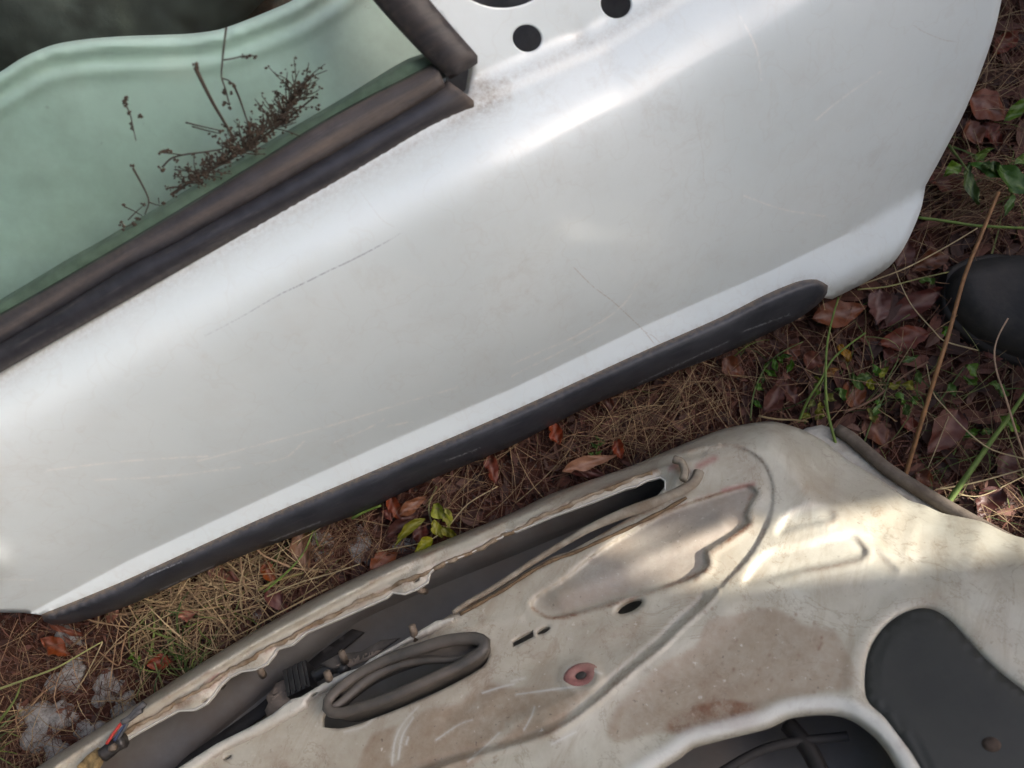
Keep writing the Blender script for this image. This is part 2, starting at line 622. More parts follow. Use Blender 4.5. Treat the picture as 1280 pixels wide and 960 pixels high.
SEAL = seal_mat()
GREYSKIN = simple('grey_primed_steel', (.165, .156, .142), .62, .15, 25, .2, 260, dust=(.17, .14, .115))
BEAM = simple('dusty_grey_beam', (.16, .15, .138), .66, .14, 30, .2, 260, dust=(.14, .112, .09))
DARKIN = simple('dark_inside', (.03, .027, .025), .8, .3, 30)
RUBBER = simple('dusty_rubber', (.058, .053, .047), .5, .25, 40, .25, 300, dust=(.12, .10, .082))
BLACKPL = simple('black_plastic', (.016, .016, .017), .45, .3, 60, .2, 300, dust=(.05, .042, .036))
COVER = simple('matt_black_cover', (.022, .0235, .0205), .55, .25, 16, .2, 200, dust=(.034, .034, .029))
TAN = simple('tan_dry_sealer', (.27, .24, .19), .8, .25, 70, .5, 300, dust=(.15, .10, .06))
STUD = simple('brown_stud', (.15, .115, .085), .7, .3, 200, .3, 400)
PINK = simple('faded_pink_plug', (.23, .095, .085), .6, .3, 110, .5, 300, dust=(.27, .17, .135))
WIRE_R = simple('red_wire', (.40, .04, .03), .5, .2)
WIRE_B = simple('blue_wire', (.035, .05, .10), .5, .2)
WIRE_K = simple('grey_tape', (.07, .07, .072), .6, .3)
EDGE = simple('brown_edge_seal', (.13, .105, .082), .75, .25, 80, .4, 300, dust=(.07, .05, .035))
PALE = simple('pale_panel_paint', (.80, .83, .80), .45, .05, 14, dust=(.56, .58, .54))
FENCEW = simple('grey_weathered_wood', (.19, .16, .13), .85, .3, 20, .5, 120)
BARK = simple('tree_bark', (.12, .095, .075), .9, .35, 14, .8, 60)
TREELEAF = simple('tree_leaf', (.055, .085, .035), .6, .4, 3)
BOOTM = simple('black_boot_rubber', (.014, .0138, .0138), .72, .25, 45, .5, 150, dust=(.040, .034, .029))
SOLEM = simple('boot_sole_rubber', (.008, .008, .008), .7, .3, 60, .3, 250, dust=(.035, .026, .02))
TYREM = simple('tyre_rubber', (.02, .02, .02), .8, .2, 40, .3, 200)
DRY = col_mat('dry_stems', .75)
SPRIG = simple('dried_sprig_stem', (.042, .030, .020), .8, .35, 120)
BUD = simple('dried_sprig_bud', (.050, .034, .022), .85, .4, 200)
PEBBLE = simple('pale_pebble', (.36, .34, .31), .8, .3, 90, .4, 200, dust=(.2, .17, .14))
ROPE = simple('silver_grey_tape', (.30, .30, .31), .5, .3, 120)

# ------------------------------------------------------------------ ground
def build_ground():
    # fine patch in the middle, coarse cells out to the horizon, one sheet
    xs = np.concatenate([[-900, -300, -100, -40, -15, -6, -3, -1.8, -1.3], np.arange(-1.0, 1.0001, .008), [1.3, 1.8, 3, 6, 15, 40, 100, 300, 900]])
    ys = np.concatenate([[-900, -300, -100, -40, -15, -6, -3, -1.6, -1.1], np.arange(-.8, .8001, .008), [1.1, 1.6, 3, 6, 15, 40, 100, 300, 900]])
    X, Y = np.meshgrid(xs, ys)
    Z = gz(X, Y) * np.clip(2.2 - np.maximum(abs(X), abs(Y)), 0, 1)
    V = np.stack([X.ravel(), Y.ravel(), Z.ravel()], 1)
    nx, ny = len(xs), len(ys)
    i = np.arange(nx * ny).reshape(ny, nx)
    F = np.stack([i[:-1, :-1].ravel(), i[:-1, 1:].ravel(), i[1:, 1:].ravel(), i[1:, :-1].ravel()], 1)
    tag(mesh_obj('ground', V, F, SOIL), kind='structure')


build_ground()

# ------------------------------------------------------------------ door one: outer skin up
L_CREASE = [(-200, 872), (40, 765), (160, 701), (320, 627), (480, 555), (640, 486), (800, 410), (960, 340), (1060, 292), (1152, 240), (1300, 165)]
L_MT = [(-200, 880), (52, 768), (160, 725), (320, 652), (480, 584), (640, 515), (800, 442), (900, 398), (960, 368), (1000, 350), (1300, 215)]
L_MB = [(65, 781), (100, 777), (160, 757), (250, 717), (320, 688), (440, 645), (535, 600), (640, 557), (730, 510), (830, 470), (905, 442), (960, 417), (1000, 397), (1025, 377)]
L_BELT = [(-260, 611), (0, 466), (140, 385), (290, 300), (445, 215), (590, 137), (760, 62), (860, -2), (1100, -150)]


def linefn(pts, plane):
    u, v = plane.uv(lin(pts, 10))
    k = np.argsort(u)
    return lambda x: np.interp(x, u[k], v[k])


f_cr, f_belt = linefn(L_CREASE, D1), linefn(L_BELT, D1)
_t = np.linspace(0, 1.25, 400)
_al = np.interp(_t, [0, .06, .14, .28, .45, .62, .74, .82, .90, 1.0, 1.25], [76, 75, 71, 65, 61, 57, 49, 26, 4, -3, -3])
_sl = np.tan(np.radians(_al - 40))
_wi = np.concatenate([[0], np.cumsum((_sl[1:] + _sl[:-1]) / 2 * np.diff(_t))])


def w1(q):
    u, v = D1.uv(q)
    cr, be = f_cr(u), f_belt(u)
    L = np.maximum(be - cr, .05)
    t = (v - cr) / L
    w = np.interp(np.clip(t, 0, 1.0), _t, _wi) * .36 * np.clip(L / .36, .6, 1.3) * (1 - .38 * smooth(.08, .42, u))
    x = np.clip(cr - v, 0, 1)
    w = w + x * .17 - np.clip(x - .045, 0, 1) ** 2 * 24
    w = w - .013 * smooth(0.0, .028, v - be)                 # step down to the mirror base
    # soft pressing waves and a few shallow dents
    w = w + .00035 * wave_noise(u, v, 17, 20, 8) * smooth(0, .05, v - cr)
    q = np.asarray(q)
    for (cx, cy, r, h) in ((-6, 704, 13, .010), (330, 497, 26, -.0009), (905, 190, 30, -.0008), (1020, 95, 40, .0006), (725, 45, 9, -.0022)):
        w = w + h * np.exp(-((q[:, 0] - cx) ** 2 + (q[:, 1] - cy) ** 2) / (2 * r * r))
    return w


door = empty('car_door', D1.o, 'white car door lying with its smooth outer side up and dark green glass', 'car door', 'scrap car doors on the ground')
out1 = np.vstack([
    crom([(1275, -150), (1264, -60), (1252, 0), (1240, 50), (1210, 130), (1180, 190), (1157, 232)], 6)[:-1],
    crom([(1157, 232), (1151, 262), (1135, 300), (1115, 330), (1085, 351), (1040, 374)], 5)[:-1],
    lin([(1040, 374), (1022, 371), (1000, 371), (960, 390), (905, 416), (830, 446), (730, 490), (640, 533), (535, 577), (440, 621), (320, 668), (250, 700), (160, 738), (100, 758), (52, 769), (30, 766), (-30, 765), (-240, 760), (-240, 588), (0, 452), (140, 371), (290, 286), (445, 201), (560, 140), (586, 116), (590, 92), (590, 74), (562, 36), (530, -4), (470, -90), (430, -150)], 7)])
hole_a, hole_b = ellipse((659, 48), 18.5, 17, 20, 28), ellipse((770, 5), 19.5, 18, 20, 28)
hole_c = ellipse((628, -66), 78, 76, 0, 150)
SCR = crom([(258, 419), (300, 397), (350, 368), (380, 354), (410, 339), (440, 325), (480, 304), (500, 292)], 3)
THREADS = [crom(p, 3) for p in ([(718, 335), (740, 357), (765, 376), (790, 399), (805, 414), (818, 430)], [(805, 414), (816, 420), (828, 431)],
                                [(451, 240), (465, 259), (478, 275), (493, 284)], [(640, 190), (655, 222), (668, 255)], [(870, 150), (878, 190), (880, 225)],
                                [(1143, 32), (1155, 40), (1180, 50), (1193, 52)])]
SCUFF = [crom(p, 4) for p in ([(320, 580), (357, 572), (380, 552)], [(250, 576), (320, 557), (420, 530), (500, 505), (570, 485)], [(420, 552), (450, 540), (480, 525)], [(640, 455), (720, 420), (775, 385), (800, 350)],
                              [(488, 532), (500, 530), (515, 527)], [(60, 588), (150, 577), (260, 570)], [(1020, 150), (1050, 125), (1100, 90)], [(0, 724), (20, 724), (42, 725)], [(640, 470), (700, 440), (760, 408)], [(930, 245), (980, 262), (1030, 270)], [(925, 20), (945, 60), (952, 100)], [(120, 600), (200, 596), (300, 584)])]


def band_pts(line, off):
    t = np.gradient(line, axis=0); t /= np.linalg.norm(t, axis=1)[:, None]
    nn = np.stack([-t[:, 1], t[:, 0]], 1)
    return np.vstack([line, line + nn * off, line - nn * off])


ex1 = np.vstack([band_pts(SCR, 1.3)] + [band_pts(np.vstack([h, h[:1]]), o)[len(h) + 1:] for h in (hole_a, hole_b, hole_c) for o in (2.5, 6.0)] + [band_pts(t, 1.2) for t in THREADS] + [band_pts(t, 2.0) for t in SCUFF] + [band_pts(lin([(p[0], p[1]) for p in L_CREASE[1:9]], 5), o)[len(lin([(p[0], p[1]) for p in L_CREASE[1:9]], 5)):] for o in (1.6, 4.0)])


def marks1(Q):
    u, v = D1.uv(Q)
    be = f_belt(u)
    A = np.zeros((len(Q), 4)); A[:, 3] = 1
    g = np.exp(-np.abs(be - v - .002) / .010) * .6 * (v < be + .012) * (Q[:, 0] < 640)
    tri = (np.exp(-np.abs(v - be - .012) / .005) * .5 + np.exp(-np.abs(v - be) / .012) * .16) * (Q[:, 0] > 560)
    corner = np.exp(-((Q[:, 0] - 597) ** 2 + (Q[:, 1] - 112) ** 2) / (2 * 16 ** 2)) * .9
    dm = np.exp(-((Q[:, 0] - 725) ** 2 + (Q[:, 1] - 47) ** 2) / (2 * 5 ** 2)) * .6
    mt = np.exp(-dist_line(Q, L_MT[1:10]) / 2.0) * .75
    tip = np.exp(-dist_line(Q, [(1000, 350), (1030, 350), (1040, 362)]) / 6) * .45
    A[:, 0] = np.clip(g + tri + corner + mt + tip + dm, 0, 1)
    A[:, 1] = np.clip(1.0 - dist_line(Q, SCR) / 1.2, 0, 1) * np.interp(Q[:, 0], [258, 330, 360, 470, 500], [.3, .6, 1, .9, .2])
    b = np.zeros(len(Q))
    for i, t in enumerate(THREADS):
        b = np.maximum(b, np.clip(1 - dist_line(Q, t) / 1.1, 0, 1) * (1, .8, .35, .25, .3, .6)[i])
    A[:, 2] = b
    B = np.zeros((len(Q), 4)); B[:, 3] = 1
    for t in SCUFF: B[:, 0] = np.maximum(B[:, 0], np.clip(1 - dist_line(Q, t) / 2.2, 0, 1))
    return {'Marks': A, 'More': B}


relief('outer_panel', out1, [hole_a, hole_b, hole_c], w1, D1, 7, PAINT, door, marks1, ex1, lines=[lin([(p[0], p[1]) for p in L_CREASE[1:9]] + [(1149, 242)], 6)], skirt=.014, hole_skirt=.002)

# moulding
m_top = crom([(52, 769), (100, 750), (160, 725), (320, 652), (480, 584), (640, 515), (800, 442), (900, 398), (960, 368), (1000, 352), (1022, 350), (1035, 357)], 6)
m_bot = crom([(1035, 357), (1034, 366), (1025, 378), (1000, 397), (960, 417), (905, 442), (830, 470), (730, 511), (640, 557), (535, 601), (440, 645), (320, 688), (250, 717), (160, 757), (100, 777), (65, 781), (55, 777), (52, 769)], 6)
out_m = np.vstack([m_top[:-1], m_bot[:-1]])


def wm(q):
    dt, db = dist_line(q, m_top), dist_line(q, m_bot)
    s = dt / (dt + db + 1e-6)
    e = np.minimum(dist_line(q, out_m, True), 8) / 8
    u, v = D1.uv(q)
    x = np.clip(f_cr(u) - v, 0, .045)
    return x * .17 + .0045 + .008 * (1 - (1 - np.clip(s / .25, 0, 1)) ** 2) - .040 * s ** 2.0 * np.interp(q[:, 0], [960, 1030], [1, .3]) - .003 * (1 - e) ** 2


MSCR = [lin(p, 4) for p in ([(180, 722), (225, 703)], [(200, 737), (265, 708)], [(340, 676), (400, 652)], [(800, 478), (910, 427)], [(790, 487), (900, 444)], [(930, 414), (985, 394)], [(560, 575), (600, 560)])]


def marks_m(Q):
    A = np.zeros((len(Q), 4)); A[:, 3] = 1
    A[:, 0] = np.exp(-dist_line(Q, m_top) / 2.2) * .9
    g = np.zeros(len(Q))
    for t in MSCR: g = np.maximum(g, np.clip(1 - dist_line(Q, t) / 1.2, 0, 1))
    A[:, 1] = g * .8
    return {'Marks': A}


relief('side_moulding', out_m, [], wm, D1, 5, MOULD, door, marks_m, np.vstack([band_pts(t, 1.3) for t in MSCR]), skirt=.012)

# belt seal: outer lip and inner lip
b_low = crom([(-240, 602), (0, 466), (140, 386), (290, 301), (445, 215), (545, 157), (592, 137)], 7)
b_end = crom([(592, 137), (592, 126), (572, 110), (557, 99)], 5)
b_mid = crom([(557, 108), (545, 117), (495, 147), (392, 207), (335, 240), (215, 307), (160, 335), (90, 377), (0, 431), (-240, 568)], 7)
b_top = crom([(-240, 532), (0, 396), (45, 371), (162, 303), (320, 207), (395, 160), (460, 124), (510, 99), (545, 80)], 7)
W_BELT = float(np.median(w1(lin([(20, 440), (420, 215)], 20))))


def seal_w(a, b, h, base, fall=0.0):
    def f(q):
        da, db = dist_line(q, a), dist_line(q, b)
        s = da / (da + db + 1e-6)
        return base + h * np.sin(np.pi * np.clip(s, 0.02, .98)) ** .7 + fall * s
    return f


def marks_seal(red):
    def f(Q):
        A = np.zeros((len(Q), 4)); A[:, 3] = 1
        A[:, 0] = red(Q)
        return {'Marks': A}
    return f


belt = relief('belt_seal', np.vstack([b_low[:-1], b_end[:-1], b_mid[:-1]]), [], seal_w(b_low, b_mid, .006, W_BELT + .004, -.004), D1, 6, SEAL, door,
              marks_seal(lambda Q: np.clip(np.exp(-dist_line(Q, b_low) / 4) * .7 + .05 + np.exp(-dist_line(Q, b_end) / 14) * .9, 0, 1)), skirt=.012)
relief('seal_lip', np.vstack([b_mid[::-1][:-1], lin([b_mid[0], (545, 80)], 6)[:-1], b_top[::-1][:-1]]), [], seal_w(b_mid, b_top, .003, W_BELT - .001, -.008), D1, 6, SEAL, door,
       marks_seal(lambda Q: np.clip(.08 + .4 * smooth(200, 520, Q[:, 0]) + np.exp(-dist_line(Q, b_top) / 3) * .3 + .6 * np.exp(-(dist_line(Q, b_mid) - 15) ** 2 / 30), 0, 1)), skirt=.014)  # narrow streak along the lip is a highlight put into the colour
# front window channel
c_l = crom([(355, -150), (420, -66), (468, 0), (518, 56), (546, 84), (563, 99)], 6)
c_r = crom([(571, 95), (597, 79), (597, 70), (565, 33), (534, -4), (475, -82), (425, -150)], 6)
relief('window_channel', np.vstack([c_l, c_r]), [], seal_w(c_l, c_r[3:], .007, W_BELT - .004, .002), D1, 6, SEAL, door, marks_seal(lambda Q: np.full(len(Q), .34) + .3 * (dist_line(Q, c_l) < 8)), skirt=.02)

# glass
gl_out = lin([(-240, 545), (0, 409), (45, 384), (162, 316), (320, 220), (395, 173), (460, 137), (525, 98), (560, 85), (525, 50), (475, -6), (425, -72), (365, -150), (-240, -150)], 20)
glass = relief('window_glass', gl_out, [], lambda q: np.full(len(q), W_BELT - .012), D1, 30, GLASS, door, skirt=.0)
# inner shell under the outer panel: closes the holes
sh_out = lin([(1235, -150), (1215, 0), (1175, 120), (1125, 225), (1115, 290), (1050, 345), (1000, 372), (700, 498), (400, 630), (120, 742), (-200, 742), (-200, 560), (560, 128), (560, 60), (500, -40), (440, -150)], 14)
relief('inner_shell', sh_out, [], lambda q: np.full(len(q), -.052), D1, 24, simple('shell_grey', (.11, .11, .112), .6), door, skirt=.03)
# inner belt strip seen through the glass just behind the seal
st = np.vstack([crom([(-240, 560), (0, 424), (162, 331), (320, 235), (460, 152), (560, 95)], 14), crom([(560, 66), (515, 77), (420, 134), (300, 204), (125, 308), (80, 333), (0, 381), (-240, 521)], 14)])
relief('inner_belt_strip', st, [], lambda q: np.full(len(q), W_BELT - .020), D1, 12, simple('strip_olive', (.24, .26, .22), .7), door, skirt=.02)
# mirror bracket seen inside the big round hole
mb = MB()
mb.add(*tube(D1.at([(600, -40), (655, -45)], [-.035, -.035]), .012, 10))
mb.build('mirror_bracket', BLACKPL, door)

# pale panel lying under the window glass
edge_w = crom([(-240, 190), (-100, 140), (-40, 112), (0, 90), (30, 71), (60, 59), (100, 52), (150, 48), (230, 45), (270, 40), (300, 30), (335, 16), (370, 0), (420, -34), (470, -80), (560, -150)], 8)
pp_out = np.vstack([edge_w, lin([(640, -150), (640, 70), (560, 120), (-240, 560), (-240, 200)], 16)[:-1]])


def w_pale(q):
    d = dist_line(q, edge_w)
    return -.062 + .006 * np.exp(-((d - 9) / 6) ** 2) - .004 * np.exp(-((d - 26) / 6) ** 2) + .004 * np.exp(-((d - 38) / 8) ** 2) - .012 * np.exp(-d / 4) + .001 * np.sin(q[:, 0] / 60.)


pp = relief('car_panel', pp_out, [], w_pale, D1, 8, PALE, None, skirt=.02)
tag(pp, 'pale curved car panel lying under the green window glass', 'car panel')

# ------------------------------------------------------------------ dried sprigs on the glass
WG = W_BELT - .012


def sprig_thing(polys, buds, label, dense=None, seed=1):
    rr = random.Random(seed)
    c = D1.at([polys[0][0]], WG)[0]
    t = empty('dried_sprig', c, label, 'dried sprig', 'dried sprigs on the window glass')
    s, b = MB(), MB()

    def stem(p, r0, r1, h=0.0015):
        p = crom(p, 4)
        k = len(p)
        hh = WG + h + np.array([rr.uniform(0, .0022) for _ in range(k)]) * 0 + np.linspace(0, rr.uniform(0, .004), k)
        s.add(*tube(D1.at(p, hh), np.linspace(r0, r1, k), 4))
        return p

    def bud(p, r, h=.002):
        c3 = D1.at([p], WG + h)[0]
        V = []
        for dx, dy, dz in ((1, 0, 0), (-1, 0, 0), (0, 1, 0), (0, -1, 0), (0, 0, 1), (0, 0, -1)):
            V.append(c3 + np.array((dx, dy, dz)) * r * rr.uniform(.6, 1.3))
        b.add(V, [[0, 2, 4], [2, 1, 4], [1, 3, 4], [3, 0, 4], [2, 0, 5], [1, 2, 5], [3, 1, 5], [0, 3, 5]])
    for p, r in polys: pass
    for p, r in polys: stem(p, r, r * .6)
    for p in buds:
        for _ in range(3): bud((p[0] + rr.uniform(-2.5, 2.5), p[1] + rr.uniform(-2.5, 2.5)), rr.uniform(.0010, .0019))
    if dense:
        spine = crom(dense, 2)
        for i in range(210):
            f = rr.random() ** .8
            a = spine[int(f * (len(spine) - 1))]
            ang = R(rr.choice((rr.gauss(65, 30), rr.gauss(25, 25), rr.gauss(130, 25), rr.gauss(200, 15) if f < .35 else rr.gauss(40, 20))))
            L = rr.uniform(8, 32) * (0.75 + .75 * f)
            e = (a[0] + math.cos(ang) * L, a[1] - math.sin(ang) * L)
            mid = ((a[0] + e[0]) / 2 + rr.uniform(-4, 4), (a[1] + e[1]) / 2 + rr.uniform(-4, 4))
            hh = rr.uniform(.001, .010)
            stem([a, mid, e], .0006, .00035, hh)
            for k in range(rr.randint(2, 4)):
                t_ = rr.uniform(.5, 1.05)
                bud((a[0] + (e[0] - a[0]) * t_ + rr.uniform(-4, 4), a[1] + (e[1] - a[1]) * t_ + rr.uniform(-4, 4)), rr.uniform(.0009, .0017), hh + .001)
        for i in range(110):
            f = rr.random()
            a = spine[int(f * (len(spine) - 1))]
            off = rr.gauss(0, 1) * (5 + 13 * f)
            bud((a[0] - off * .5 + rr.uniform(-3, 3), a[1] - abs(off)), rr.uniform(.0008, .0016), rr.uniform(.001, .008))
    if dense:
        tag(s.build('stems', SPRIG, t), kind='stuff'); tag(b.build('buds', BUD, t, smooth_=False), kind='stuff')
    else:
        s.add(b.v, b.f)
        tag(s.build('flowering_stem', SPRIG, t, smooth_=False), kind='stuff')


def sp(*a): return [(list(p), r) for p, r in a]


sprig_thing([([(214, 243), (240, 226), (275, 206), (300, 190), (330, 170), (362, 146), (392, 122)], .0013),
             ([(244, 84), (255, 107), (268, 132), (280, 152), (292, 172)], .0016),
             ([(232, 153), (252, 158), (275, 163)], .0007), ([(240, 158), (262, 164), (276, 167)], .0007),
             ([(203, 209), (214, 198), (232, 193), (256, 190), (280, 186)], .0009),
             ([(199, 190), (215, 192), (232, 194)], .0007), ([(218, 212), (240, 214), (256, 212)], .0006),
             ([(291, 104), (299, 122), (306, 142), (312, 160)], .0009)],
            [(200, 191), (207, 187), (212, 189), (199, 210), (204, 212), (244, 82), (246, 86), (277, 163), (279, 158), (218, 244), (222, 238), (220, 202), (238, 222), (236, 214), (289, 102), (293, 106), (262, 168), (268, 170), (375, 103), (380, 108), (385, 118), (400, 130), (396, 134)],
            'largest bushy brown dried sprig lying across the green window glass', dense=[(222, 238), (245, 222), (272, 206), (300, 190), (328, 168), (350, 146), (366, 122), (376, 110)], seed=3)
sprig_thing([([(283, 34), (280, 56), (278, 76), (277, 96), (282, 112), (286, 128)], .0009), ([(279, 75), (292, 73), (304, 70), (322, 70)], .0007), ([(278, 98), (285, 100), (292, 106)], .0006)],
            [(304, 70), (310, 71), (288, 115), (281, 114), (280, 130), (286, 136), (320, 71), (284, 128)], 'thin upright dried sprig with one side twig above the bushy sprig', seed=5)
sprig_thing([([(157, 130), (163, 144), (166, 158), (170, 176)], .0006)], [(154, 128), (158, 124), (157, 130), (162, 141), (174, 146), (177, 145), (166, 156), (166, 160)], 'short dried flower sprig lying alone on middle of the glass', seed=6)
sprig_thing([([(166, 210), (175, 226), (184, 244), (186, 254), (181, 268)], .0009), ([(185, 252), (195, 256), (201, 257)], .0006), ([(160, 275), (170, 265), (179, 257)], .0006), ([(155, 258), (168, 264), (178, 270)], .0006), ([(152, 278), (156, 284), (166, 280)], .0006), ([(198, 247), (199, 255)], .0005)],
            [(165, 209), (155, 258), (179, 257), (152, 279), (154, 285), (167, 280), (173, 273), (205, 256)], 'forked dried twig lowest on the glass beside the black seal', seed=8)

# ------------------------------------------------------------------ door two: inner side up
SIL = [(-80, 1045), (45, 960), (125, 909), (187, 870), (250, 830), (320, 788), (402, 743), (475, 708), (545, 680), (640, 641), (690, 617), (790, 582), (852, 556), (902, 537), (940, 529), (965, 527), (985, 531), (1007, 539), (1032, 553), (1060, 575), (1082, 588), (1110, 606), (1135, 625), (1155, 631), (1177, 641), (1205, 647), (1230, 653), (1260, 667), (1290, 676), (1360, 710), (1430, 745)]
sil = crom(SIL, 6)
RIDGE = crom([(-60, 1048), (60, 966), (125, 922), (230, 858), (335, 796), (430, 746), (480, 720), (545, 688), (640, 648), (740, 601), (815, 576), (877, 560), (915, 557), (940, 566), (957, 583), (966, 612), (961, 650), (940, 690), (910, 724), (877, 760), (852, 782), (827, 807), (790, 837), (740, 880), (702, 907), (655, 927), (560, 955), (400, 1010)], 6)
INR = np.vstack([RIDGE, [(-60, 1100)]])
OPEN_UP = [(96, 968), (117, 953), (134, 940), (162, 921), (190, 905), (222, 888), (242, 887), (257, 879), (266, 869), (275, 856), (286, 846), (300, 839), (320, 836), (333, 829), (342, 818), (346, 811), (365, 805), (374, 797), (383, 790), (425, 772), (482, 747), (490, 740), (505, 742), (522, 735), (534, 727), (537, 715), (546, 707), (566, 699), (585, 692), (597, 686), (612, 677), (627, 671), (634, 663), (645, 664), (690, 645), (740, 627), (770, 615), (782, 610), (795, 607), (808, 600), (825, 596), (831, 600), (831, 612)]
OPEN_LO = [(815, 628), (790, 645), (740, 674), (710, 690), (690, 696), (672, 706), (640, 724), (615, 741), (582, 757), (545, 779), (530, 790), (475, 820), (420, 850), (380, 877), (320, 911), (275, 930), (225, 960), (160, 1005), (60, 1060), (20, 1020)]
openA = np.vstack([lin(OPEN_UP, 4)[:-1], lin(OPEN_LO, 5)])
DROP = crom([(664, 752), (680, 738), (705, 722), (745, 690), (790, 662), (840, 636), (900, 616), (935, 606), (947, 616), (938, 632), (934, 645), (937, 652), (925, 662), (905, 676), (884, 690), (885, 706), (868, 722), (840, 732), (790, 746), (730, 764), (690, 772), (668, 766)], 4, True)
RECT1 = crom([(972, 667), (982, 645), (1010, 631), (1028, 630), (1043, 645), (1030, 653), (1000, 660)], 4, True)
RECT2 = crom([(929, 729), (955, 693), (1000, 681), (1055, 668), (1070, 671), (1084, 690), (1072, 700), (1010, 713), (945, 731)], 4, True)
openB = crom([(815, 968), (852, 945), (866, 934), (902, 924), (960, 909), (990, 896), (1038, 892), (1065, 899), (1092, 918), (1110, 939), (1123, 962), (1150, 1010), (1140, 1050), (780, 1050), (770, 1000)], 6, True)
PLATE = crom([(1084, 873), (1083, 832), (1092, 803), (1111, 779), (1133, 765), (1155, 760), (1173, 765), (1191, 779), (1218, 809), (1245, 836), (1285, 868), (1340, 920), (1345, 1000), (1300, 1050), (1200, 1045), (1160, 975), (1140, 941), (1122, 917), (1106, 896)], 6, True)
EYE = ellipse((787, 758), 17, 6.5, -26, 22)
SQ = lin([(640, 801), (666, 787), (667, 796), (641, 809)], 6, True)
OV = ellipse((679, 788), 9, 3.6, -26, 16)
SLOT = ellipse((668, 700), 1, 1, 0, 4)
RING_HOLE = crom([(403, 908), (403, 897), (412, 880), (440, 856), (490, 831), (540, 812), (590, 804), (610, 812), (608, 828), (590, 842), (540, 868), (480, 893), (430, 910)], 6, True)
SLIT1 = ellipse((284, 947), 6, 2.2, -26, 10)
SLIT2 = ellipse((255, 876), 5, 2.2, -30, 10)
EARH = ellipse((520, 725), 5, 2.6, -30, 10)
CREASES2 = [crom(p, 5) for p in ([(540, 800), (600, 780), (650, 772)], [(560, 900), (620, 850), (700, 820), (790, 800)], [(640, 905), (720, 868)], [(1080, 655), (1105, 690), (1125, 712)], [(1010, 585), (1060, 620), (1100, 668)])]


def w2(q):
    q = np.asarray(q, float)
    ds = dist_line(q, sil)
    x = q[:, 0]
    hw = np.interp(x + (q[:, 1] - 540) * .0, [0, 500, 860, 960, 1040, 1150, 1280], [17, 15, 22, 42, 95, 105, 80])
    dp = np.interp(x, [0, 860, 1000, 1150, 1280], [.045, .045, .065, .075, .05])
    w = -dp * np.clip(1 - ds / hw, 0, 1) ** 2
    di = sdf(q, INR)
    w = w - (.0060 - .0035 * smooth(900, 960, x + np.clip(q[:, 1] - 600, 0, 400))) * smooth(-2, 5, di) + .0028 * np.exp(-((di + 2) / 3.5) ** 2) * (x < 900) - .0035 * np.exp(-((di - 8) / 3.0) ** 2) * (x < 880)
    w = w - .0014 * np.exp(-((di - 1) / 2.0) ** 2) * smooth(880, 950, x + np.clip(q[:, 1] - 640, 0, 1e3))
    # lip folding into the opening
    du = dist_line(q, OPEN_UP)
    w = w - .007 * np.exp(-du / 8.0) + .002 * np.exp(-((du - 14) / 4) ** 2)
    dl = dist_line(q, OPEN_LO[:17])
    w = w - .004 * np.exp(-dl / 6.0)
    dd = sdf(q, DROP)
    w = w - .0050 * smooth(-1, 4, dd) + .0012 * np.exp(-((dd + 5) / 5) ** 2) + .006 * np.exp(-(dist_line(q, [(700, 745), (800, 700), (900, 655)]) / 14) ** 2)
    for rc in (RECT1, RECT2):
        dr = sdf(q, rc)
        w = w - .0036 * smooth(-3, 7, dr) + .0006 * np.exp(-((dr + 6) / 4) ** 2)
    dr = sdf(q, openB)
    w = w + .0022 * np.exp(-((dr + 18) / 9) ** 2) - .005 * smooth(-6, 0, dr)
    dr = sdf(q, PLATE)
    w = w - .006 * smooth(-6, 6, dr) + .0012 * np.exp(-((dr + 16) / 10) ** 2)
    for k, c in enumerate(CREASES2):
        w = w + (.0022, -.0018, .0015, .002, -.0025)[k] * np.exp(-(dist_line(q, c) / (5, 12, 6, 5, 9)[k]) ** 2)
    # stepped bead between the arc and the middle
    w = w + .012 * np.exp(-(dist_line(q, [(690, 900), (800, 835), (900, 760)]) / 26) ** 2) * 0.5
    dk = np.hypot((q[:, 0] - 726) / 1.25, q[:, 1] - 846)
    w = w + .003 * np.exp(-((dk - 17) / 5) ** 2) - .003 * np.exp(-(dk / 11) ** 2)
    de = np.hypot((q[:, 0] - 787) * .9 - (q[:, 1] - 758) * .45, ((q[:, 1] - 758) * .9 + (q[:, 0] - 787) * .45) * 2.2)
    w = w - .004 * np.exp(-((de - 14) / 6) ** 2)
    u, v = D2.uv(q)
    w = w + .0007 * wave_noise(u, v, 30, 40, 10) * smooth(0, 20, ds) + .0025 * wave_noise(u, v, 11, 8, 6) * smooth(10, 60, ds) * smooth(540, 660, x)
    return w


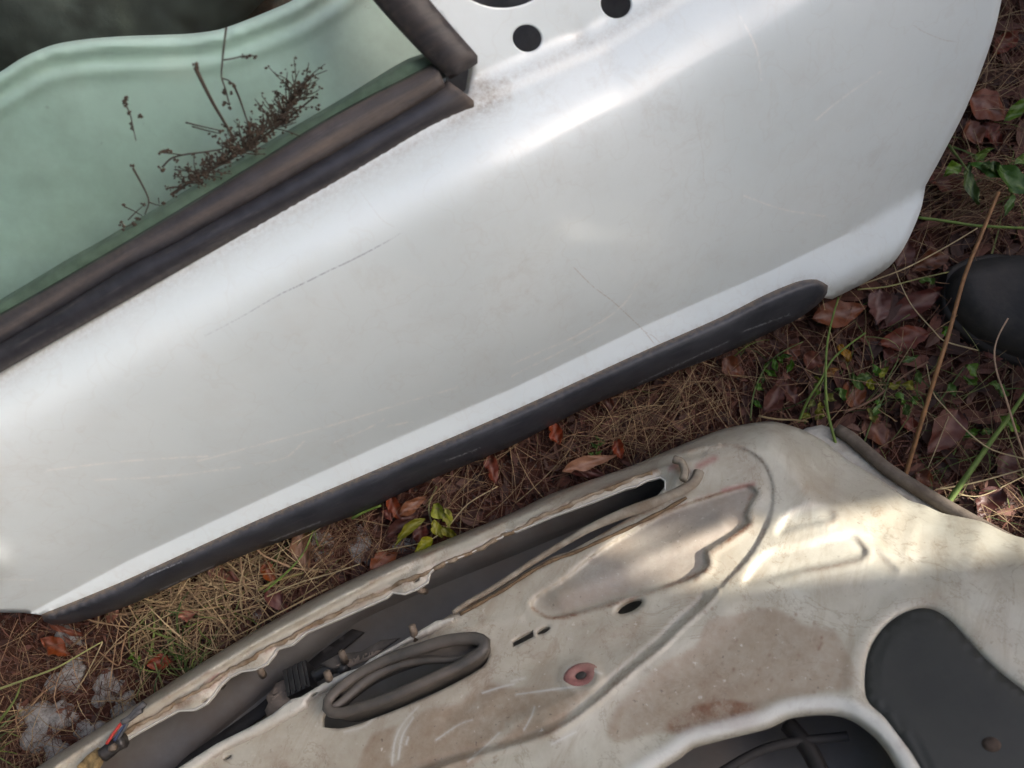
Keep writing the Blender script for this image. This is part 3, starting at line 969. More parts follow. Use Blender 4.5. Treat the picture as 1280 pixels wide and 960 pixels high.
door2 = empty('car_door', D2.o, 'dirty stripped car door lying with its rusty inner side up', 'car door', 'scrap car doors on the ground')
out2 = np.vstack([sil, lin([(1430, 745), (1430, 1100), (-80, 1100), (-80, 1045)], 20)[1:-1]])
ZONE_BROWN = [crom(p, 8, True) for p in ([(905, 772), (960, 765), (1045, 782), (1052, 812), (1062, 860), (1000, 880), (930, 905), (850, 915), (760, 925), (780, 870), (850, 815)],
                                         [(440, 985), (452, 942), (472, 914), (524, 890), (603, 864), (654, 857), (700, 868), (738, 862), (700, 903), (657, 924), (600, 950), (540, 990)])]
SEAMS_SHADE = [(RIDGE[10:64], 3.0, .35), (crom([(140, 925), (200, 890), (250, 866), (300, 832), (360, 800), (440, 757), (520, 722), (600, 684), (680, 645), (760, 608), (820, 588)], 6), 3.2, .75),
         (crom([(205, 892), (235, 878), (258, 862), (272, 848)], 4), 5, .8), (crom([(845, 585), (862, 590), (868, 606), (850, 622)], 3), 3, .8),
         (crom(DROP[40:70].tolist(), 4), 2.2, .9), (crom([(941, 618), (933, 632), (930, 645)], 4), 3, .9), (crom([(665, 760), (690, 773), (760, 757), (830, 735), (884, 712)], 4), 2.0, 1.0),
         (crom([(938, 655), (915, 672), (890, 690)], 4), 2.5, .9), (crom([(884, 690), (886, 706), (870, 724)], 4), 2.5, .6),
         (RIDGE[100:260], 2.2, .5), (crom([(1040, 640), (1046, 648), (1034, 655)], 3), 4, .35), (crom([(1070, 672), (1083, 690), (1070, 701), (1010, 713)], 3), 3.0, .45),  # RECT right ends: shadow put into the colour; RIDGE is a dirty seam
         (crom([(690, 697), (640, 726), (584, 758), (545, 780)], 4), 4, .75), (crom([(640, 730), (700, 694), (790, 648), (850, 622)], 4), 2.2, .75), (crom([(320, 908), (375, 876), (420, 850)], 4), 2.0, .4)]


WIPES = [crom(p, 3) for p in ([(490, 955), (494, 925), (505, 903), (522, 884)], [(498, 948), (503, 920), (516, 898)], [(604, 866), (622, 860), (642, 855)], [(655, 912), (664, 896), (668, 884)], [(508, 930), (510, 922)],
                              [(640, 851), (655, 848)], [(585, 952), (610, 930), (624, 916)], [(740, 838), (752, 842)], [(646, 868), (690, 862), (722, 858)], [(545, 925), (575, 905), (590, 900)], [(690, 930), (720, 915)], [(430, 915), (455, 908), (470, 895)])]


def marks2(Q):
    A = np.zeros((len(Q), 4)); A[:, 3] = 1
    B = np.zeros((len(Q), 4)); B[:, 3] = 1
    u, v = D2.uv(Q)
    nz = .5 + .5 * np.clip(wave_noise(u, v, 60, 20, 12) * .6, -1, 1)
    d = np.zeros(len(Q))
    for z, k in zip(ZONE_BROWN, (.85, 1.0)): d = np.maximum(d, k * smooth(-7, 7, sdf(Q, z) + 11 * (nz - .5) * 2))
    # wiped clean stripes in the brown zone
    d *= 1 - .85 * np.exp(-(dist_line(Q, [(492, 950), (500, 915), (518, 885)]) / 5) ** 2) - .5 * np.exp(-(dist_line(Q, [(600, 955), (620, 925), (650, 900)]) / 5) ** 2)
    d = np.maximum(d, (.22 + .5 * nz) * smooth(-30, 30, sdf(Q, INR)))
    d = np.maximum(d, .30 * nz)
    d = np.maximum(d, .6 * np.exp(-(dist_line(Q, [(860, 570), (925, 566), (950, 590), (950, 640)]) / 22) ** 2) * nz)
    d = np.maximum(d, .55 * np.exp(-(dist_line(Q, sil[:150]) / 8) ** 2))
    d = np.maximum(d, .5 * np.exp(-(dist_line(Q, [(1000, 600), (1060, 640), (1130, 720), (1180, 760)]) / 30) ** 2) * nz)
    d = np.maximum(d, .35 * smooth(-10, 20, sdf(Q, crom([(1000, 560), (1080, 600), (1180, 660), (1300, 720), (1300, 860), (1180, 740), (1060, 650)], 8, True))) * nz)
    r = np.zeros(len(Q))
    for ln, wd, k in SEAMS_SHADE: r = np.maximum(r, k * (.6 + .75 * nz) * np.exp(-(dist_line(Q, ln) / wd) ** 2))
    rust = sdf(Q, crom([(835, 905), (860, 888), (900, 880), (945, 878), (950, 888), (920, 905), (870, 916), (845, 916)], 5, True))
    r = np.maximum(r, .95 * smooth(-8, 6, rust + 24 * (nz - .5)))
    r = np.maximum(r, .5 * np.exp(-((Q[:, 0] - 900) ** 2 / 30 ** 2 + (Q[:, 1] - 862) ** 2 / 20 ** 2)) * nz)
    r = np.maximum(r, .8 * np.exp(-((Q[:, 0] - 1128) ** 2 / 9 ** 2 + (Q[:, 1] - 932) ** 2 / 7 ** 2)))
    r = np.maximum(r, .7 * np.exp(-((Q[:, 0] - 355) ** 2 / 14 ** 2 + (Q[:, 1] - 960) ** 2 / 8 ** 2)))
    rng2 = np.random.default_rng(5)
    for _ in range(46):                                     # rust pin holes
        c = (rng2.uniform(880, 1050), rng2.uniform(760, 890)); s = rng2.uniform(1.0, 2.6)
        r = np.maximum(r, .9 * np.exp(-((Q[:, 0] - c[0]) ** 2 + (Q[:, 1] - c[1]) ** 2) / s ** 2))
    for ln in ([(1095, 690), (1118, 712), (1140, 722)], [(1115, 712), (1150, 716), (1165, 714)], [(1140, 722), (1165, 735), (1180, 750), (1195, 762)], [(1180, 728), (1200, 732)]):
        r = np.maximum(r, .45 * nz * np.exp(-(dist_line(Q, crom(ln, 4)) / 2.2) ** 2))
    A[:, 0] = np.clip(d, 0, 1); A[:, 1] = np.clip(r, 0, 1)
    dr = sdf(Q, DROP)
    A[:, 2] = smooth(0, 10, dr) * np.interp(Q[:, 0] + (Q[:, 1] - 700) * .5, [690, 760], [0.35, 1]) * .95
    red = np.zeros(len(Q))
    for ln, wd in (([(873, 583), (893, 573)], 4.0), ([(905, 613), (942, 605)], 3.0), ([(838, 586), (846, 580)], 3.5), ([(258, 856), (275, 844)], 2.5)):
        red = np.maximum(red, .75 * np.exp(-(dist_line(Q, ln) / wd) ** 2))
    B[:, 0] = red
    wh = .9 * smooth(-6, 4, -np.abs(sdf(Q, openB) + 14) + 8) * (Q[:, 0] < 1150)
    wh = np.maximum(wh, .5 * np.exp(-(dist_line(Q, OPEN_UP) / 2.2) ** 2))
    for ln in WIPES: wh = np.maximum(wh, np.clip(1 - dist_line(Q, ln) / 2.4, 0, 1) * (.4 + .6 * nz))
    B[:, 1] = wh * .6
    return {'Marks': A, 'More': B}


def lip_strip(name, line, m, w0, r, par):
    mb_ = MB(); mb_.add(*tube(D2.at(line, np.full(len(line), w0) + w2(line)), r, 6)); return mb_.build(name, m, par)


relief('inner_panel', out2, [openA, openB, EYE, SQ, OV, RING_HOLE, SLIT1, SLIT2, EARH], w2, D2, 3.6, INNER, door2, marks2, np.vstack([band_pts(RIDGE, 2.0), band_pts(crom(OPEN_UP, 5), 9)] + [band_pts(x[0][::2], 1.6) for x in SEAMS_SHADE[1:]] + [band_pts(DROP, 2.2)] + [band_pts(x, 1.8) for x in WIPES]), skirt=.045, hole_skirt=.005)

up_l = lin(OPEN_UP[1:], 3)
lip_strip('torn_edge', up_l + np.array((.4, .8)), simple('bare_steel_edge', (.50, .49, .45), .5, .15, 150), .0002, .0009, door2)
sl1 = crom([(140, 927), (200, 891), (250, 862), (300, 831), (360, 798), (440, 757), (520, 721), (600, 685), (680, 645), (760, 611), (815, 591)], 4)
_k = np.arange(len(sl1))
sl1 = sl1 + np.stack([.9 * np.sin(_k * .55) + .7 * np.sin(_k * 1.9), 1.1 * np.sin(_k * .41 + 1) + .6 * np.sin(_k * 1.3)], 1)
lip_strip('old_sealer', sl1, simple('brown_old_sealer', (.17, .115, .065), .85, .4, 130, .8, 300, dust=(.33, .28, .21)), -.0004, .0019 + .0011 * np.abs(np.sin(_k * .23) * np.sin(_k * .71)), door2)
# outer skin (the far side of the shell), seen through the openings and as the hem at the hinge end
FL = [(1000, 541), (1008, 535), (1027, 531), (1044, 536), (1064, 549), (1110, 588), (1150, 615), (1205, 648), (1290, 694), (1430, 765)]
sk_out = np.vstack([lin(np.array(SIL[:17]) + (0, 1.0), 10), lin(FL, 8), lin([(1430, 1100), (-80, 1100)], 30)])
relief('outer_skin', sk_out, [], lambda q: np.full(len(q), -.092) + .003 * np.sin(q[:, 0] / 130), D2, 16,  GREYSKIN, door2, skirt=.006)
hem = lin([(995, 542), (1008, 535), (1027, 531), (1040, 536), (1060, 552), (1110, 592), (1150, 617), (1210, 650), (1290, 694), (1290, 720), (1150, 650), (1060, 600), (1010, 560)], 7, True)
relief('hem_flange', hem, [], lambda q: np.full(len(q), -.078), D2, 8, simple('hem_paint', (.42, .40, .35), .6, .2, 50, .3, 200, dust=(.2, .16, .12)), door2, skirt=.004)
ed = crom([(1046, 537), (1062, 546), (1085, 566), (1110, 587), (1150, 613), (1205, 646), (1290, 692), (1400, 748)], 8)
mb = MB(); mb.add(*tube(D2.at(ed, np.full(len(ed), -.074)), np.linspace(.0075, .0085, len(ed)), 8)); mb.build('edge_seal', EDGE, door2)

# impact beam inside the shell: hat section between two traced edges
be_up = crom([(20, 1010), (110, 945), (200, 890), (290, 832), (380, 780), (480, 738), (560, 700), (640, 655), (740, 615), (840, 585)], 10)
be_lo = crom([(850, 600), (790, 626), (700, 663), (640, 688), (560, 720), (490, 750), (440, 775), (400, 805), (320, 872), (250, 930), (190, 985), (120, 1040)], 10)


def w_beam(q):
    a, b = dist_line(q, be_up), dist_line(q, be_lo)
    s = b / (a + b + 1e-6)
    return -.078 + .016 * np.sin(np.pi * np.clip(s * .55, 0, 1)) - .004 * np.exp(-b / 3)


relief('impact_beam', np.vstack([be_up[:-1], be_lo[:-1]]), [], w_beam, D2, 8, BEAM, door2, skirt=.02)
# dark regulator rail lying in the shell below the beam
rl = lin([(320, 884), (400, 815), (440, 786), (455, 790), (410, 826), (330, 894), (200, 985), (150, 1005)], 8, True)
relief('inner_rail', rl, [], lambda q: np.full(len(q), -.081) + .003 * np.sin(q[:, 0] / 40), D2, 8, DARKIN, door2, skirt=.003)

# bent tan strip running along the opening
tp = crom([(874, 590), (868, 603), (850, 615), (820, 628), (780, 642), (740, 659), (712, 675), (690, 688), (664, 704), (640, 720), (612, 738), (584, 754), (566, 766)], 5)
tp2 = crom([(858, 622), (830, 638), (790, 658), (755, 674), (720, 690), (690, 701), (662, 716), (630, 737), (600, 754), (575, 768)], 5)
mb = MB(); mb.add(*tube(D2.at(tp2, w2(tp2) + .0012), .0014 + .0008 * np.abs(np.sin(np.arange(len(tp2)) * .5)), 6)); mb.build('old_sealer', simple('brown_edge_sealer', (.13, .085, .045), .85, .4, 130, .8, 300), door2)
tw = np.interp(np.arange(len(tp)), np.linspace(0, len(tp) - 1, 5), [.0060, .0062, .0036, .0030, .0026])
mb = MB(); mb.add(*tube(D2.at(tp, np.linspace(-.004, -.003, len(tp)) - .003), tw, 7)); mb.build('sealer_strip', TAN, door2)
cl = crom([(842, 574), (852, 578), (856, 590), (854, 600)], 3)
mb = MB(); mb.add(*tube(D2.at(cl, np.full(len(cl), .004)), .0045, 6)); mb.build('broken_clip', TAN, door2)

# folded flange with slots along the near side of the opening
flg_u = lin([(568, 772), (545, 776), (530, 785), (502, 802), (462, 824), (452, 834), (432, 840), (402, 855), (376, 871), (364, 874), (340, 893), (318, 906), (270, 930), (215, 965)], 5)
flg_l = lin([(230, 972), (280, 938), (330, 914), (352, 902), (384, 884), (384, 876), (412, 860), (436, 848), (466, 832), (484, 818), (514, 801), (538, 792), (556, 782), (570, 776)], 5)
fo = np.vstack([flg_u[:-1], flg_l[:-1]])
sl_h = [ellipse((505, 806), 5, 1.8, -28, 10), ellipse((484, 817), 5, 1.8, -28, 10), ellipse((392, 868), 6, 1.9, -28, 10), ellipse((448, 838), 5, 1.8, -28, 10)]


def w_fl(q):
    d = dist_line(q, flg_l)
    return -.003 + .0045 * smooth(0, 3, d) + .0006 * np.sin(q[:, 0] / 17.)


def marks_f(Q):
    A = np.zeros((len(Q), 4)); A[:, 3] = 1
    A[:, 0] = .25
    A[:, 1] = .55 * np.exp(-(dist_line(Q, flg_l) / 2.5) ** 2)
    B = np.zeros((len(Q), 4)); B[:, 3] = 1; B[:, 1] = .25
    return {'Marks': A, 'More': B}


relief('slotted_flange', fo, sl_h, w_fl, D2, 3.5, INNER, door2, marks_f, skirt=.010, hole_skirt=.004)

# studs
for (x, y, ang, L, w) in ((517, 790, 75, 17, .004), (429, 821, 70, 13, -.02), (411, 847, 70, 15, .004), (326, 839, 60, 12, -.022), (527, 738, 10, 9, -.024), (275, 853, 50, 9, -.02), (143, 933, 20, 9, -.02)):
    e = (x + math.cos(R(ang)) * L * .5, y + math.sin(R(ang)) * L * .5)
    s_ = (x - math.cos(R(ang)) * L * .5, y - math.sin(R(ang)) * L * .5)
    P = D2.at(np.array([e, (x, y), s_]), [w - .012, w, w + .006])
    mb = MB(); mb.add(*tube(P, [.0042, .004, .0036], 8)); mb.build('stud', STUD, door2)

# latch block: ribbed black box with two tan tabs and a dark tail
lb = empty('latch_block', np.zeros(3), None, None)
lb.parent = door2
c0 = D2.at([(376, 852)], -.045)[0]
lb.location = c0 - np.array(door2.location)
mb = MB(); mb.add(*box(c0, .026, .030, .022, D2.u, D2.v, D2.n)); mb.build('block', BLACKPL, lb, smooth_=False)
for i in range(4):
    mb = MB(); mb.add(*box(c0 + D2.n * .012 + D2.u * (-.009 + .006 * i), .002, .028, .003, D2.u, D2.v, D2.n)); mb.build('rib', BLACKPL, lb, smooth_=False)
tabm = simple('grey_tan_tab', (.21, .165, .13), .8, .25, 80, .3, 300)
for pts in ([(332, 872), (345, 854), (362, 846), (366, 858), (352, 866), (336, 880)], [(331, 888), (340, 868), (360, 862), (370, 874), (352, 886), (334, 896)]):
    relief('tab', lin(pts, 4, True), [], lambda q: np.full(len(q), -.046) + .003 * np.sin(q[:, 1] / 6), D2, 5, tabm, lb, skirt=.012)
tl = crom([(392, 846), (408, 838), (425, 833), (432, 840)], 4)
mb = MB(); mb.add(*tube(D2.at(tl, np.full(len(tl), -.035)), .0065, 7)); mb.build('tail', BLACKPL, lb)
# torn dark lining rags in the shell
for pts, mm in (([(400, 830), (422, 818), (452, 814), (476, 800), (500, 797), (478, 812), (448, 826), (416, 836)], simple('dusty_lining', (.075, .064, .055), .8, .3, 60, .4, 200)), ([(420, 832), (450, 818), (478, 812), (462, 824), (436, 834)], tabm)):
    relief('torn_lining', lin(pts, 4, True), [], lambda q: np.full(len(q), -.030) + .004 * np.sin(q[:, 0] / 8.), D2, 5, mm, door2, skirt=.002)

# wiring tail at the left end of the sill
wire = empty('wiring_tail', np.zeros(3), None, None)
wire.parent = door2
def wtube(name, p, w, r, m, par, s=7):
    c = crom(p, 3)
    mb_ = MB(); mb_.add(*tube(D2.at(c, np.linspace(w[0], w[1], len(c))), r, s))
    return mb_.build(name, m, par)
wire.location = D2.at([(150, 920)], .0)[0] - np.array(door2.location)
wtube('red_wire', [(133, 930), (141, 918), (149, 907), (156, 899)], (.004, .010), .0016, WIRE_R, wire)
wtube('blue_wire', [(143, 926), (149, 916), (155, 907), (160, 900)], (.004, .010), .0016, WIRE_B, wire)
wtube('grey_wire', [(147, 925), (154, 914), (160, 904)], (.004, .010), .0013, WIRE_K, wire)
wtube('taped_end', [(153, 903), (163, 897), (170, 889), (178, 882), (181, 879)], (.011, .012), .0034, WIRE_K, wire)
wtube('taped_end', [(164, 897), (172, 891), (177, 888)], (.012, .014), .0026, WIRE_K, wire)
wtube('grommet', [(128, 944), (136, 938), (144, 931), (156, 925)], (-.004, -.004), .0075, BLACKPL, wire)
wtube('pin', [(138, 936), (144, 933)], (.004, .005), .0035, STUD, wire)
# torn yellowish foam at the same corner
fm = lin([(96, 958), (108, 945), (122, 934), (128, 940), (124, 952), (116, 966), (100, 972)], 4, True)
relief('foam_scrap', fm, [], lambda q: .001 + .004 * np.sin(q[:, 0] / 4.) * np.cos(q[:, 1] / 5.), D2, 4, simple('brown_foam', (.20, .14, .06), .9, .5, 140, .8, 300), door2, skirt=.006)

# rubber speaker ring: an oval cup swept round the hole
def sweep_loop(line, rad, sides=9):
    """closed tube"""
    P = np.asarray(line); n = len(P)
    T = np.roll(P, -1, 0) - np.roll(P, 1, 0); T /= np.linalg.norm(T, axis=1)[:, None]
    V, F = [], []
    for i in range(n):
        a = np.cross(T[i], D2.n); a /= np.linalg.norm(a)
        for k in range(sides):
            t = 2 * math.pi * k / sides
            V.append(P[i] + rad[i] * (math.cos(t) * a + math.sin(t) * D2.n * .8))
    for i in range(n):
        i2 = (i + 1) % n
        for k in range(sides):
            k2 = (k + 1) % sides
            F.append([i * sides + k, i * sides + k2, i2 * sides + k2, i2 * sides + k])
    return V, F


rim = crom([(409, 884), (414, 890), (428, 891), (476, 876), (534, 851), (579, 829), (602, 814), (606, 804), (593, 798), (558, 801), (524, 811), (483, 825), (449, 842), (421, 863), (410, 876)], 5, True)
rim_w = .012 + .002 * np.sin(np.arange(len(rim)) / len(rim) * 6.28)
mb = MB()
RP = D2.at(rim, rim_w)
mb.add(*sweep_loop(RP, .0052 + .0012 * smooth(840, 800, rim[:, 1])))
# wall under the rim, going down through the panel
V, F = [], []
for k, p in enumerate(RP):
    for h, o in ((0.0, .0008), (-.010, .001), (-.020, -.001), (-.034, -.004)):
        c_ = RP.mean(0); out = p - c_; out -= D2.n * (out @ D2.n); out /= np.linalg.norm(out)
        V.append(p + D2.n * h + out * (o + .002))
for k in range(len(RP)):
    k2 = (k + 1) % len(RP)
    for j_ in range(3): F.append([k * 4 + j_, k * 4 + j_ + 1, k2 * 4 + j_ + 1, k2 * 4 + j_])
mb.add(V, F)
# inner web sloping from the far rim down to the second strand
far = crom([(420, 880), (432, 862), (455, 845), (486, 829), (524, 816), (558, 808), (590, 806)], 5)
st2 = crom([(413, 886), (424, 880), (440, 866), (456, 852), (480, 838), (506, 829), (538, 825), (562, 825), (584, 820), (596, 811)], 5)
m_ = 40
fa = np.stack([np.interp(np.linspace(0, 1, m_), np.linspace(0, 1, len(far)), far[:, i]) for i in (0, 1)], 1)
sb = np.stack([np.interp(np.linspace(0, 1, m_), np.linspace(0, 1, len(st2)), st2[:, i]) for i in (0, 1)], 1)
V, F = [], []
for r_ in range(5):
    t_ = r_ / 4
    q_ = fa * (1 - t_) + sb * t_
    V += D2.at(q_, np.full(m_, .010 - .010 * math.sin(t_ * 1.57) )).tolist()
for r_ in range(4):
    for k in range(m_ - 1): F.append([r_ * m_ + k, r_ * m_ + k + 1, (r_ + 1) * m_ + k + 1, (r_ + 1) * m_ + k])
mb.add(V, F)
mb.add(*tube(D2.at(st2, np.interp(np.linspace(0, 1, len(st2)), [0, .2, .6, 1], [.009, .003, .000, .008])), np.interp(np.linspace(0, 1, len(st2)), [0, .3, .7, 1], [.0040, .0060, .0038, .002]), 9))
mb.build('speaker_ring', RUBBER, door2)

# pink plug
pk = D2.at([(726, 844)], .003)[0]
def disc(c, a, b, rot, prof, n=26):
    e1 = D2.u * math.cos(rot) + D2.v * math.sin(rot); e2 = np.cross(D2.n, e1)
    V, F = [], []
    for k in range(n):
        t = 2 * math.pi * k / n
        for s, h in prof: V.append(c + e1 * a * s * math.cos(t) + e2 * b * s * math.sin(t) + D2.n * h)
    P = len(prof)
    for k in range(n):
        for j in range(P - 1): F.append([k * P + j, ((k + 1) % n) * P + j, ((k + 1) % n) * P + j + 1, k * P + j + 1])
    F.append([k * P + P - 1 for k in range(n)])
    return V, F
mb = MB(); mb.add(*disc(pk, .0165, .0105, .12, [(1.08, -.004), (1.0, .0006), (.8, .0012), (.42, .0004), (.36, -.001)])); pg = mb.build('rubber_plug', PINK, door2)
mb = MB(); mb.add(*disc(pk, .0165, .0105, .12, [(.34, -.003), (.30, .0000), (.1, .0003)])); mb.build('plug_slot', DARKIN, pg)

# black cover sunk into the corner
def w_cov(q):
    d = sdf(q, PLATE)
    return w2(q) + .0015 + .004 * smooth(0, 14, d)
cov = relief('cover_plate', PLATE, [], w_cov, D2, 8, COVER, door2, skirt=.006)
pc = D2.at([(1238, 932)], -.004)[0]
mb = MB(); mb.add(*disc(pc, .0075, .006, .3, [(1.0, -.006), (.9, .004), (.5, .006)])); mb.build('rusty_screw', simple('rust_orange', (.055, .038, .028), .85, .3, 150), cov)
# bars inside the lower opening
for p, r, mm in (([(985, 905), (1010, 935), (1030, 975)], .008, BLACKPL), ([(870, 985), (960, 935), (1060, 920)], .004, DARKIN)):
    wtube('window_rail', p, (-.05, -.04), r, mm, door2)

# ------------------------------------------------------------------ tyre added below door one as prop and dark backing under its glass
def torus(c, R0, r, axis=(0, 0, 1), nu=48, nv=16):
    V, F = [], []
    for i in range(nu):
        a = 2 * math.pi * i / nu
        for j in range(nv):
            b = 2 * math.pi * j / nv
            V.append((c[0] + (R0 + r * math.cos(b)) * math.cos(a), c[1] + (R0 + r * math.cos(b)) * math.sin(a), c[2] + r * .9 * math.sin(b)))
    for i in range(nu):
        for j in range(nv):
            F.append([i * nv + j, ((i + 1) % nu) * nv + j, ((i + 1) % nu) * nv + (j + 1) % nv, i * nv + (j + 1) % nv])
    return V, F


ty = GROUND.at([(120, -40)])[0]  # added tyre, unseen support whose black stands in for shade behind the glass
mb = MB(); mb.add(*torus((ty[0], ty[1] + .12, .09), .24, .09))
tag(mb.build('tyre', TYREM, loc=(ty[0], ty[1] + .12, 0)), 'added black tyre darkening the gap under the white door', 'tyre')

# ------------------------------------------------------------------ boot at the right edge
def boot():
    a = GROUND.at([(1187, 358)], .03)[0]; b = GROUND.at([(1290, 385)], .03)[0]
    ax = (b - a); ax[2] = 0; ax /= np.linalg.norm(ax)
    ay = np.array((-ax[1], ax[0], 0))
    t = empty('boot', (a[0], a[1], 0), 'black rubber boot toe resting in the leaf litter at right', 'boot')
    secs = [(-.002, .010, .030, .018), (.006, .026, .058, .025), (.022, .041, .078, .034), (.05, .055, .092, .042), (.09, .064, .098, .050), (.13, .066, .090, .064), (.17, .060, .076, .100), (.21, .058, .07, .14), (.25, .058, .07, .16), (.285, .040, .05, .16), (.295, .015, .02, .15)]
    V, F = [], []
    n = 20
    for x, hw, _, h in secs:
        for k in range(n):
            th = 2 * math.pi * k / n
            y = math.cos(th); z = math.sin(th)
            yy = hw * np.sign(y) * abs(y) ** .75
            zz = (h * max(z, 0) ** .8) if z > 0 else z * .018
            crease = (-.012 * math.exp(-((x - .075 - yy * .35) / .010) ** 2) - .008 * math.exp(-((x - .045 + yy * .3) / .009) ** 2) + .005 * math.sin(x * 90 + yy * 70) + .003 * math.sin(yy * 160 - x * 60)) * max(z, 0)
            V.append(a * [1, 1, 0] + ax * (x + .0) + ay * yy + np.array((0, 0, .022 + zz + crease)))
    m_ = len(secs)
    for i in range(m_ - 1):
        for k in range(n):
            F.append([i * n + k, i * n + (k + 1) % n, (i + 1) * n + (k + 1) % n, (i + 1) * n + k])
    F.append(list(range(n))[::-1]); F.append([(m_ - 1) * n + k for k in range(n)])
    mb_ = MB(); mb_.add(V, F); o = mb_.build('upper', BOOTM, t)
    md = o.modifiers.new('sub', 'SUBSURF'); md.levels = 2; md.render_levels = 2
    # sole
    V, F = [], []
    for x, hw, _, h in secs:
        for sgn, zz in ((-1, .002), (-1, .024), (1, .024), (1, .002)):
            V.append(a * [1, 1, 0] + ax * (x * 1.0 - .003) + ay * (hw + .004) * sgn + np.array((0, 0, zz)))
    for i in range(m_ - 1):
        for k in range(4): F.append([i * 4 + k, i * 4 + (k + 1) % 4, (i + 1) * 4 + (k + 1) % 4, (i + 1) * 4 + k])
    F.append([0, 1, 2, 3]); F.append([(m_ - 1) * 4 + k for k in range(4)][::-1])
    mb_ = MB(); mb_.add(V, F); o = mb_.build('sole', SOLEM, t)
    md = o.modifiers.new('bev', 'BEVEL'); md.width = .005; md.segments = 2
    # shaft
    c = a * [1, 1, 0] + ax * .235
    mb_ = MB(); mb_.add(*tube([c + np.array((0, 0, z)) for z in (.12, .2, .3, .38)], [.060, .058, .062, .066], 20, cap=False)); mb_.build('shaft', BOOTM, t)


boot()

# ------------------------------------------------------------------ stones
def stone(px, py, rx, ry, rot, label, seed, h=.012, m=ROCK, name='stone', cat='stone', group='stones set in the soil'):
    rr = np.random.default_rng(seed)
    c = GROUND.at([(px, py)])[0]
    k = c[0:2]
    s = .98e-3
    bm = bmesh.new(); bmesh.ops.create_icosphere(bm, subdivisions=4, radius=1)
    P = rr.uniform(0, 6.28, 12)
    V = []
    for v in bm.verts:
        x, y, z = v.co
        f = 1 + .18 * math.sin(3 * math.atan2(y, x) + P[0]) + .12 * math.sin(5 * math.atan2(y, x) + P[1]) + .06 * math.sin(9 * math.atan2(y, x) + P[5])
        b = .035 * math.sin(6 * x + P[2]) * math.sin(7 * y + P[3]) + .02 * math.sin(17 * x + P[4] + 6 * y) * math.sin(15 * y + P[6])
        x2, y2 = x * rx * s * f, y * ry * s * f
        cr, sr = math.cos(R(rot)), math.sin(R(rot))
        zz = math.copysign(abs(z) ** .6, z) * h + b * h * 1.6 * (1 if z > 0 else 0)
        V.append((c[0] + x2 * cr - y2 * sr, c[1] + x2 * sr + y2 * cr, float(gz(c[0], c[1])) + .000 + zz * .75))
    bm.verts.index_update()
    F = [[v.index for v in f.verts] for f in bm.faces]
    bm.free()
    o = mesh_obj(name, V, F, m, loc=(c[0], c[1], 0))
    return tag(o, label, cat, group)


stone(58, 905, 36, 22, 40, 'large pale lichen stone low in the bottom left corner', 1, .013)
stone(72, 940, 14, 22, 10, 'small pale stone just below the large lichen stone', 2, .010)
stone(32, 893, 14, 12, 0, 'small rough stone left of the large lichen stone', 11, .010)
stone(84, 795, 20, 12, -30, 'grey stone half hidden below the dark moulding end', 3, .011)
stone(82, 848, 26, 15, 35, 'flat grey stone between green stalk and large lichen stone', 4, .009)
stone(132, 862, 20, 18, 60, 'speckled grey stone near the sill of the stripped door', 5, .010)
stone(156, 884, 15, 16, 0, 'bluish grey stone beside the red and blue wires', 6, .012)
stone(112, 915, 18, 14, 20, 'dull brown grey stone close to the stripped door corner', 12, .007)
stone(453, 684, 14, 22, 5, 'dark bluish stone in the gap between both doors', 7, .012)
stone(402, 680, 14, 22, 20, 'dark stone right of the pale folded leaf', 8, .009)
stone(508, 682, 15, 10, 10, 'small dark stone below the brown leaf cluster', 13, .009)
stone(322, 769, 6, 9, -20, 'small whitish pebble by the stripped door edge', 9, .007, PEBBLE, 'pebble', 'pebble', None)

# ------------------------------------------------------------------ leaves
L_RED = leaf_mat('red_brown_leaf', (.080, .024, .014), (.150, .053, .031), (.19, .10, .075))
L_DARK = leaf_mat('dark_brown_leaf', (.048, .018, .012), (.095, .036, .024), (.13, .075, .058))
L_TAN = leaf_mat('tan_leaf', (.13, .065, .042), (.21, .115, .082), (.26, .16, .12))
L_MAUVE = leaf_mat('mauve_brown_leaf', (.078, .029, .019), (.14, .060, .040), (.18, .12, .10))
L_YG = leaf_mat('yellow_green_leaf', (.10, .115, .018), (.17, .165, .035), (.26, .25, .08))
L_GREEN = leaf_mat('green_leaf', (.032, .072, .012), (.075, .135, .028), (.14, .2, .07), .42, .2)
L_OR = leaf_mat('orange_leaf', (.17, .075, .018), (.26, .13, .03), (.3, .2, .08))
LEAF_CACHE = {}


